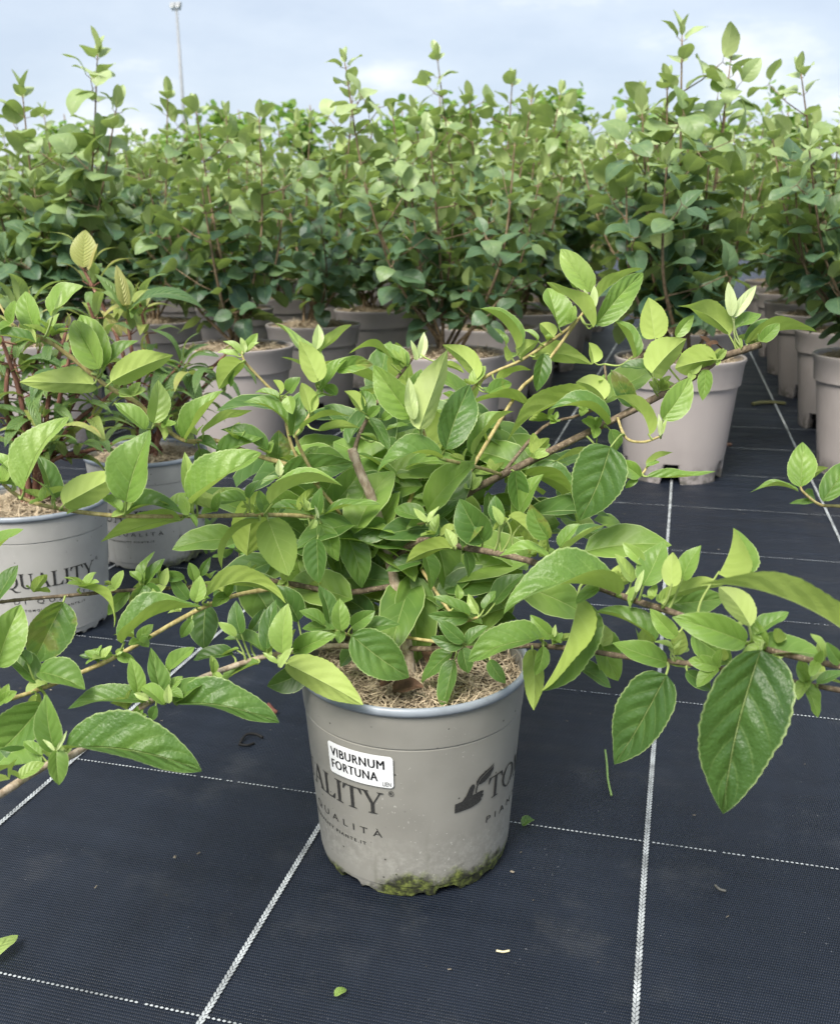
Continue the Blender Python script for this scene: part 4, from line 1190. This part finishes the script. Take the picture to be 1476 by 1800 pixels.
# ------------------------------------------------------------------ the block of big pots behind
BGH, BGR, BGB = .305, .160, .122
def bgr(z): return BGB + (BGR - .006 - BGB) * z / BGH
def bg_pot_mesh():
    pr = [(bgr(0) - .02, .006), (bgr(0), 0)]
    for z in (.008, .02, .034, .036, .05, .056, .1, .16, .232, .238): pr.append((bgr(z), z))
    pr += [(bgr(.239) + .006, .239), (bgr(.29) + .006, .29), (bgr(.298) + .009, .298), (bgr(.304) + .0085, .304), (bgr(.306) + .006, .306), (bgr(.304) + .001, .304), (bgr(.28) - .001, .28), (bgr(.2) - .003, .2)]
    def notch(a):
        d = abs((a * 5 / (2 * math.pi) + .13) % 1 - .5)
        return .052 if d < .14 else 0
    V, F = lathe(pr, 90, notch); me = mesh_obj('pot', V, F, M_BGPOT, link=False); me.set_sharp_from_angle(angle=R_(35)); return me
BG_POT = bg_pot_mesh()
V, F = lathe([(.0, .03), (bgr(.0) - .012, .03), (bgr(.1) - .012, .1)], 32); BG_IN = mesh_obj('pot_inside', V, F, M_DARKHOLE, link=False)
BG_BED = mulch_bed('mulch', .150, .284, .016, M_MULCH)
BG_FIB = [fibre_mesh('mulch_fibre', .149, .288, .02, 1500, .05, .0022, M_FIBRE2, 40 + s, .45) for s in range(2)]
BGG = []; BGL = []
for s in range(8):
    g = leaf_geo(1, .70 + .05 * (s % 4), .22 + .14 * (s % 3), (.03, .09, .15, .2)[s % 4], .25 if s % 2 else .05, .035, 80 + s, nt=9, ns=2, p=.50, q=.74, serr=0, twist=(-.6, .0, .5, .3)[s % 4])
    BGL.append(mesh_obj('leaf', g[0], g[1], M_BG, None, True, g[2], link=False))
    BGG.append(leaf_geo(1, .70 + .05 * (s % 4), .22 + .14 * (s % 3), (.03, .09, .15, .2)[s % 4], .25 if s % 2 else .05, .035, 80 + s, nt=6, ns=2, p=.50, q=.74, serr=0, twist=(-.6, .0, .5, .3)[s % 4]))
UPR = [leaf_geo(1, .55, .5, .02, .0, .02, 95, nt=8, ns=2, p=.55, q=.75, serr=0)]
UPL = mesh_obj('leaf', UPR[0][0], UPR[0][1], M_BG, None, True, UPR[0][2], link=False)

def bg_plant(c, label, group, tops, single, rg, dens=1.0, leafsize=.084):
    th = empty('potted_shrub', c); tag(th, label, 'potted plant', group)
    pot = inst('pot', BG_POT, th); pot.rotation_euler.z = rg.uniform(0, 6.28)
    inst('pot_inside', BG_IN, pot)
    bed = inst('mulch', BG_BED, th); bed.rotation_euler.z = rg.uniform(0, 6)
    fb = inst('mulch_fibre', rg.choice(BG_FIB), bed); fb['kind'] = 'stuff'
    J = Joined(); count = [0]; plant_age = rg.uniform(-.06, .14)
    def leaf(base, dv, nrm, size, age, upright=False):
        if single and count[0] < 285:
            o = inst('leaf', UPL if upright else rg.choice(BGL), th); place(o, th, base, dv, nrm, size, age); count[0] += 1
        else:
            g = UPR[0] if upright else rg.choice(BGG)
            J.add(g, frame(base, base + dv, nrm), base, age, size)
    SV, SF = [], []
    zt = max(t.z for t, _ in tops)
    def node_pair(p, axis, az, size, age, el, sv=None):
        for sg in (0, math.pi):
            a = az + sg
            x = axis.orthogonal().normalized(); y = axis.cross(x)
            side = (x * math.cos(a) + y * math.sin(a))
            e = el + rg.uniform(-.28, .28)
            dv = (side * math.cos(e) + axis * math.sin(e)); dv.z += rg.uniform(-.15, .05)
            dv.normalize()
            b = p + dv * (.010 + .006 * rg.random())
            tube(SV, SF, [(p, .0011), (b + dv * .004, .0008)], 3, False)
            nrm = Vector((0, 0, 1)) * .7 + axis * .5 - side * .45 * math.sin(max(e, 0)) + Vector((rg.gauss(0, .22), rg.gauss(0, .22), 0))
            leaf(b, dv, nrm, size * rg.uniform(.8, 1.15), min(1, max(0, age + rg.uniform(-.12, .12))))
    for (top, thick) in tops:
        root = c + Vector((rg.uniform(-.035, .035), rg.uniform(-.035, .035), .29))
        ln = (top - root).length
        mid = root.lerp(top, .5) + Vector(((top.x - root.x) * .18, (top.y - root.y) * .18, -.02)) + Vector((rg.gauss(0, .012), rg.gauss(0, .012), 0))
        path = spline([(root, .0052 * thick), (mid, .0036 * thick), (top, .0016)], 10)
        tube(SV, SF, path, 6)
        steps = max(4, int(ln / .056)); az = rg.uniform(0, 6.28)
        for i in range(1, steps):
            t = i / (steps - 1) * .97
            k = t * 20; i0 = min(int(k), 19); p = path[i0][0].lerp(path[i0 + 1][0], k - i0); ax = (path[i0 + 1][0] - path[i0][0]).normalized()
            az += math.pi / 2 + rg.uniform(-.2, .2)
            hrel = (p.z - .3) / max(zt - .3, .2)
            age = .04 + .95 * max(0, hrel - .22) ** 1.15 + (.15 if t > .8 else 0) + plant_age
            if t < .16 or p.z < .36: continue
            size = leafsize * (1.15 - .45 * max(0, t - .55) / .45)
            node_pair(p, ax, az, size, age, .25 + .45 * max(0, t - .5))
            # short side shoots low down make the crown dense
            if t < .84 and p.z > .38 and rg.random() < .95 * dens:
                for rep in range(2 if (t < .5 and rg.random() < .6 * dens) else 1):
                    a = rg.uniform(0, 6.283); l2 = rg.uniform(.05, .15)
                    dv = Vector((math.cos(a), math.sin(a), rg.uniform(.15, .9))).normalized()
                    e2 = p + dv * l2
                    tube(SV, SF, [(p, .0018), (p.lerp(e2, .5) - Vector((0, 0, .006)), .0016), (e2, .0011)], 4)
                    a2 = rg.uniform(0, 6.28)
                    node_pair(p.lerp(e2, .55), dv, a2, leafsize, age, .15)
                    node_pair(e2, dv, a2 + 1.57, leafsize * .9, age + .1, .4)
        # unfolding pair and bud at the tip
        ax = (path[-1][0] - path[-3][0]).normalized(); a = rg.uniform(0, 6.28); x = ax.orthogonal().normalized(); y = ax.cross(x)
        for sg in (0, math.pi):
            s = x * math.cos(a + sg) + y * math.sin(a + sg); dv = (ax + s * .38).normalized()
            leaf(top, dv, -s + ax * .3, leafsize * rg.uniform(.55, .85), .85, True)
            dv = (ax + s * .12).normalized(); leaf(top, dv, -s, leafsize * .42, .95, True)
    mesh_obj('stem', [v - c for v in SV], SF, M_BGSTEM, th)
    if J.V:
        o = J.build('foliage', M_BG_J, th); o['kind'] = 'stuff'
    return th

ORD = ['first', 'second', 'third', 'fourth', 'fifth', 'sixth', 'seventh', 'eighth', 'ninth', 'tenth', 'eleventh']
colsx = [0.0, -.605, -1.215, -1.825, -2.44, -3.05, -3.66, -4.27, -4.88]
rowsy = [2.55, 3.20, 3.83, 4.43, 5.03, 5.63, 6.23, 6.85]
TOPS = {  # tall shoots of the front plants, by the pixel of their tip
 (0, 0): [(1198, 62), (1285, 95), (1172, 150), (1245, 290), (1128, 200), (1100, 330), (1310, 330), (1200, 300)],
 (0, 1): [(757, 262), (935, 170), (606, 110), (690, 205), (640, 320), (868, 330), (905, 250), (800, 350)],
 (0, 2): [(398, 205), (456, 205), (345, 195), (355, 330), (250, 300), (310, 400), (500, 330)],
 (0, 3): [(172, 95), (40, 165), (205, 190), (60, 330), (125, 320), (-30, 250)],
 (1, 0): [(1080, 250), (1130, 165), (1210, 250), (1020, 280), (1275, 200)],
 (1, 1): [(768, 100), (900, 145), (985, 165), (825, 175), (730, 220), (940, 270)],
 (1, 2): [(545, 215), (620, 170), (490, 230), (580, 250), (655, 230)],
}
rg = random.Random(2024)
def rnd_tops(c, n, zlo, zhi):
    o = []
    for _ in range(n):
        a = rg.uniform(0, 6.283); r = rg.uniform(.06, .33)
        o.append((c + Vector((r * math.cos(a), r * math.sin(a), rg.uniform(zlo, zhi))), rg.uniform(.8, 1.1)))
    return o
def plant_at(c, key, lab, grp, single):
    if key in TOPS:
        dd = depth_of(c + Vector((0, 0, .6)))
        tops = [(P(x, y, dd + rg.uniform(-.16, .14)), 1.0) for x, y in TOPS[key]] + rnd_tops(c, 2, .62, .8)
    else:
        far = c.y > 4.2
        lift = .05 * max(0, c.y - 3)
        tops = rnd_tops(c, 6 if far else 8, .70 + lift, .92 + lift) + rnd_tops(c, 1, .95 + lift, 1.05 + lift)
    bg_plant(c, lab, grp, tops, single, rg, rg.uniform(.75, 1.05) if c.y < 4.2 else .8, rg.uniform(.062, .085))
for ri, y in enumerate(rowsy):
    for ci, x in enumerate(colsx):
        c = Vector((x + rg.uniform(-.02, .02), y + rg.uniform(-.03, .03), 0))
        if x < -.80 * y - .45: continue
        lab = 'broad-leaved shrub in taupe pot, %s row back, %s left of the aisle' % (ORD[ri], ORD[ci])
        plant_at(c, (ri, ci), lab, 'shrubs in taupe pots in rows', ri < 3)
for ri, y in enumerate([2.70, 3.33, 3.95, 4.55, 5.15, 5.75, 6.35]):
    for ci, x in enumerate([.50, 1.10]):
        if ci == 1 and y < 4.5: continue
        c = Vector((x + rg.uniform(-.01, .01), y, 0))
        lab = 'broad-leaved shrub in taupe pot across the aisle, %s row back, %s column' % (ORD[ri], ('near', 'far')[ci])
        plant_at(c, (ri, 9 + ci), lab, 'shrubs in taupe pots across the aisle', ri < 2)

# ------------------------------------------------------------------ brighter young trees farther back
rg = random.Random(99)
FG = [leaf_geo(1, .8, .25, .08, .2, .05, 200 + s, nt=4, ns=1, p=.5, q=.6, serr=0) for s in range(3)]
ntree = 0
for i in range(19):
    x = -8.8 + .60 * i + rg.uniform(-.15, .15); y = 9.0 + rg.uniform(-.4, .5); c = Vector((x, y, 0))
    hgt = rg.uniform(1.40, 1.78)
    th = empty('young_tree', c); tag(th, 'bright green young tree far behind the shrubs, %s from the left end of its row' % (ORD + ['twelfth', 'thirteenth', 'fourteenth', 'fifteenth', 'sixteenth', 'seventeenth', 'eighteenth', 'nineteenth'])[i], 'tree', 'young trees behind the shrubs')
    V, F = [], []; tube(V, F, spline([(Vector((0, 0, 0)), .02), (Vector((.03, 0, hgt * .5)), .014), (Vector((0, .02, hgt)), .005)], 5), 7)
    J = Joined()
    for b in range(46):
        z = hgt * rg.uniform(.45, 1.0); a = rg.uniform(0, 6.28); l = rg.uniform(.15, .48) * (1.15 - .5 * z / hgt)
        p0 = Vector((0, 0, z * .92)); dv = Vector((math.cos(a), math.sin(a), rg.uniform(.1, .9))); p1 = p0 + dv * l
        tube(V, F, [(p0, .005), (p1, .002)], 4)
        for k in range(16):
            p = p0.lerp(p1, rg.uniform(.2, 1.08)) + Vector((rg.gauss(0, .03), rg.gauss(0, .03), rg.gauss(0, .03)))
            d2 = Vector((rg.gauss(0, 1), rg.gauss(0, 1), rg.gauss(-.2, .6))).normalized()
            J.add(rg.choice(FG), frame(p, p + d2, Vector((rg.gauss(0, .6), rg.gauss(0, .6), 1))), p + c, rg.random(), rg.uniform(.06, .10))
    mesh_obj('trunk', V, F, M_BGSTEM, th)
    o = J.build('crown', M_FAR, th); o['kind'] = 'stuff'

# ------------------------------------------------------------------ floodlight mast
pb = P(332, 330, 42.0); pb.z = 0; pt = P(317, 16, depth_of(Vector((pb.x, pb.y, 9.0))))
hp = pt.z
mast = empty('floodlight_mast', Vector((pb.x, pb.y, 0))); tag(mast, 'tall thin grey floodlight mast far beyond the shrubs against the sky', 'light mast')
V, F = [], []; tube(V, F, [(Vector((0, 0, 0)), .10), (Vector((0, 0, hp * .5)), .075), (Vector((0, 0, hp)), .05)], 12); mesh_obj('mast_pole', V, F, M_POLE, mast)
V, F = [], []; tube(V, F, [(Vector((-.2, 0, hp - .03)), .035), (Vector((.2, 0, hp - .03)), .035)], 8); mesh_obj('cross_arm', V, F, M_POLE, mast)
def boxv(cx, cy, cz, sx, sy, sz, tilt):
    m = Matrix.Rotation(tilt, 3, 'X'); c = Vector((cx, cy, cz)); V = [c + m @ Vector((a * sx, b * sy, d * sz)) for a in (-1, 1) for b in (-1, 1) for d in (-.75 if True else -1, 1)]
    return V, [(0, 1, 3, 2), (4, 6, 7, 5), (0, 4, 5, 1), (2, 3, 7, 6), (0, 2, 6, 4), (1, 5, 7, 3)]
for sx_ in (-.13, .12):
    V, F = boxv(sx_, -.05, hp + .12, .11, .07, .10, -.5); lamp = mesh_obj('flood_lamp', V, F, M_POLE, mast, False)
    V, F = boxv(sx_, -.115, hp + .085, .09, .01, .075, -.5); mesh_obj('lens', V, F, M_TAG, lamp, False)

# ------------------------------------------------------------------ small things lying about
def litter(name, label, cat, px, py, tx, ty, wd, age, material, fold=.3, arch=.1, z=.004):
    b = on_plane(px, py, z); t_ = on_plane(tx, ty, z); L_ = (t_ - b).length
    V, F, U = leaf_geo(L_, wd, fold, arch, .2, .03, int(px), nt=10, ns=2)
    o = mesh_obj(name, V, F, material, None, True, U); o.matrix_world = Matrix.Translation(b) @ frame(b, t_, Vector((.1, -.1, 1))).to_4x4(); o.color = (age, .5, 0, 1)
    tag(o, label, cat, None); return o
litter('fallen_leaf', 'small yellow-green fallen leaf piece on the ground cover below the pot', 'leaf', 588, 1751, 609, 1739, .7, .7, M_LEAF, .5, .15)
litter('fallen_leaf', 'pointed light green leaf at the left edge low down', 'leaf', -30, 1690, 32, 1644, .5, .66, M_LEAF, .3, .08, .01)
litter('fallen_leaf', 'tiny dark curled leaf on the thin white line right of the pot', 'leaf', 918, 1452, 936, 1440, .8, .3, M_LEAF, .6, .2)
def twig(label, pts, r, material, name='fallen_twig', cat='twig'):
    V, F = [], []; tube(V, F, spline([(on_plane(x, y, z), r) for x, y, z in pts], 5), 6)
    o = mesh_obj(name, V, F, material); tag(o, label, cat); return o
twig('short pale straw stalk lying below the pot on the right', [(872, 1671, .003), (884, 1673, .003), (895, 1671, .003)], .0010, simple('straw', (.6, .55, .35), .7))
twig('thin green bent stalk lying under the hanging leaves', [(1063, 1318, .006), (1066, 1340, .006), (1068, 1370, .004), (1074, 1398, .003)], .0014, simple('green_stalk', (.16, .26, .08), .6))
twig('dark curled stalk lying right of the long white line', [(1256, 1556, .003), (1264, 1563, .004), (1275, 1566, .003)], .0013, simple('dark_stalk', (.10, .10, .09), .6))
twig('black scrap of fibre lying left of the pot', [(422, 1306, .003), (432, 1292, .005), (448, 1290, .004), (462, 1296, .003)], .0018, simple('black_scrap', (.008, .008, .008), .8))
twig('short black scrap lying on ground cover left of the pot', [(420, 1308, .002), (434, 1310, .003), (447, 1306, .002)], .0015, simple('black_scrap', (.008, .008, .008), .8))
twig('brown shed bud lying left of the pot rim', [(472, 1238, .004), (480, 1248, .006), (487, 1252, .004)], .0028, simple('shed_bud', (.14, .05, .035), .7))
twig('mossy brown stick in the aisle by the right-hand pots', [(1322, 710, .006), (1345, 707, .007), (1380, 709, .006)], .007, simple('mossy_stick', (.12, .12, .05), .8))
twig('reddish bit of stick beside the big pot by the aisle', [(1268, 782, .005), (1284, 781, .005)], .006, simple('red_stick', (.16, .09, .06), .8))
rg = random.Random(8)
V, F = [], []
for _ in range(200):                                   # grit and shreds, too small to count
    x = rg.uniform(-1.2, .6); y = rg.uniform(.5, 2.3); a = rg.uniform(0, 6.28); l = rg.uniform(.0007, .0024); w = l * rg.uniform(.25, .7)
    b = len(V); ca, sa = math.cos(a), math.sin(a)
    for (dx, dy, z) in ((-l, -w, .0035), (l, -w * .6, .0035), (l * .8, w, .0035), (-l, w * .8, .0035), (0, 0, .0035 + w * .8)):
        V.append((x + dx * ca - dy * sa, y + dx * sa + dy * ca, z))
    F += [(b, b + 1, b + 4), (b + 1, b + 2, b + 4), (b + 2, b + 3, b + 4), (b + 3, b, b + 4)]
grit = mesh_obj('grit', V, F, simple('grit_bits', (.03, .028, .024), .9, .2, 40, 0, (.24, .21, .16)), None, False); tag(grit, 'fine grit and plant shreds scattered over the ground cover', 'grit', kind='stuff')
# weeds at the foot of the second printed pot
for i, (px, py, n_, lab) in enumerate(((385, 985, 9, 'small green weed by the printed pots, nearest the pot with the triangle'), (420, 1000, 10, 'small green weed partly hidden behind the shrub, right of the printed pots'), (358, 960, 6, 'tiny green weed touching the foot of the triangle pot'))):
    c = on_plane(px, py); th = empty('weed', c); tag(th, lab, 'weed', 'weeds by the printed pots')
    for k in range(n_):
        a = rg.uniform(0, 6.28); dv = Vector((math.cos(a), math.sin(a), rg.uniform(.2, 1.4))).normalized(); b = c + Vector((rg.uniform(-.025, .025), rg.uniform(-.02, .02), rg.uniform(.003, .05)))
        V, F, U = leaf_geo(rg.uniform(.025, .045), .7, .3, .1, .2, .03, k, nt=8, ns=2)
        o = mesh_obj('leaf', V, F, M_WEED, th, True, U); o.matrix_basis = Matrix.Translation(b - c) @ frame(b, b + dv, Vector((0, -.2, 1))).to_4x4(); o.color = (rg.uniform(.3, .9), .3, 0, 1)
    V, F = [], []; tube(V, F, [(Vector((0, 0, 0)), .0012), (Vector((.004, 0, .05)), .0008)], 5); mesh_obj('stem', V, F, M_TWIG, th)
# white plant tag in a pot of the second row
tb = P(930, 502, 3.62)
V = [tb + CR * a + Vector((0, 0, 1)) * b + CF * d for (a, b, d) in ((-.045, .022, 0), (.03, -.012, 0), (.034, -.002, 0), (-.04, .034, 0), (-.045, .022, .002), (.03, -.012, .002), (.034, -.002, .002), (-.04, .034, .002))]
V = [V[0], V[1], V[2], V[3], V[4], V[5], V[6], V[7]]
pt_ = mesh_obj('plant_tag', V, [(0, 1, 2, 3), (7, 6, 5, 4), (0, 4, 5, 1), (1, 5, 6, 2), (2, 6, 7, 3), (3, 7, 4, 0)], M_TAG, None, False)
tag(pt_, 'slim white plastic plant tag hanging among dark leaves in the middle distance', 'plant tag')
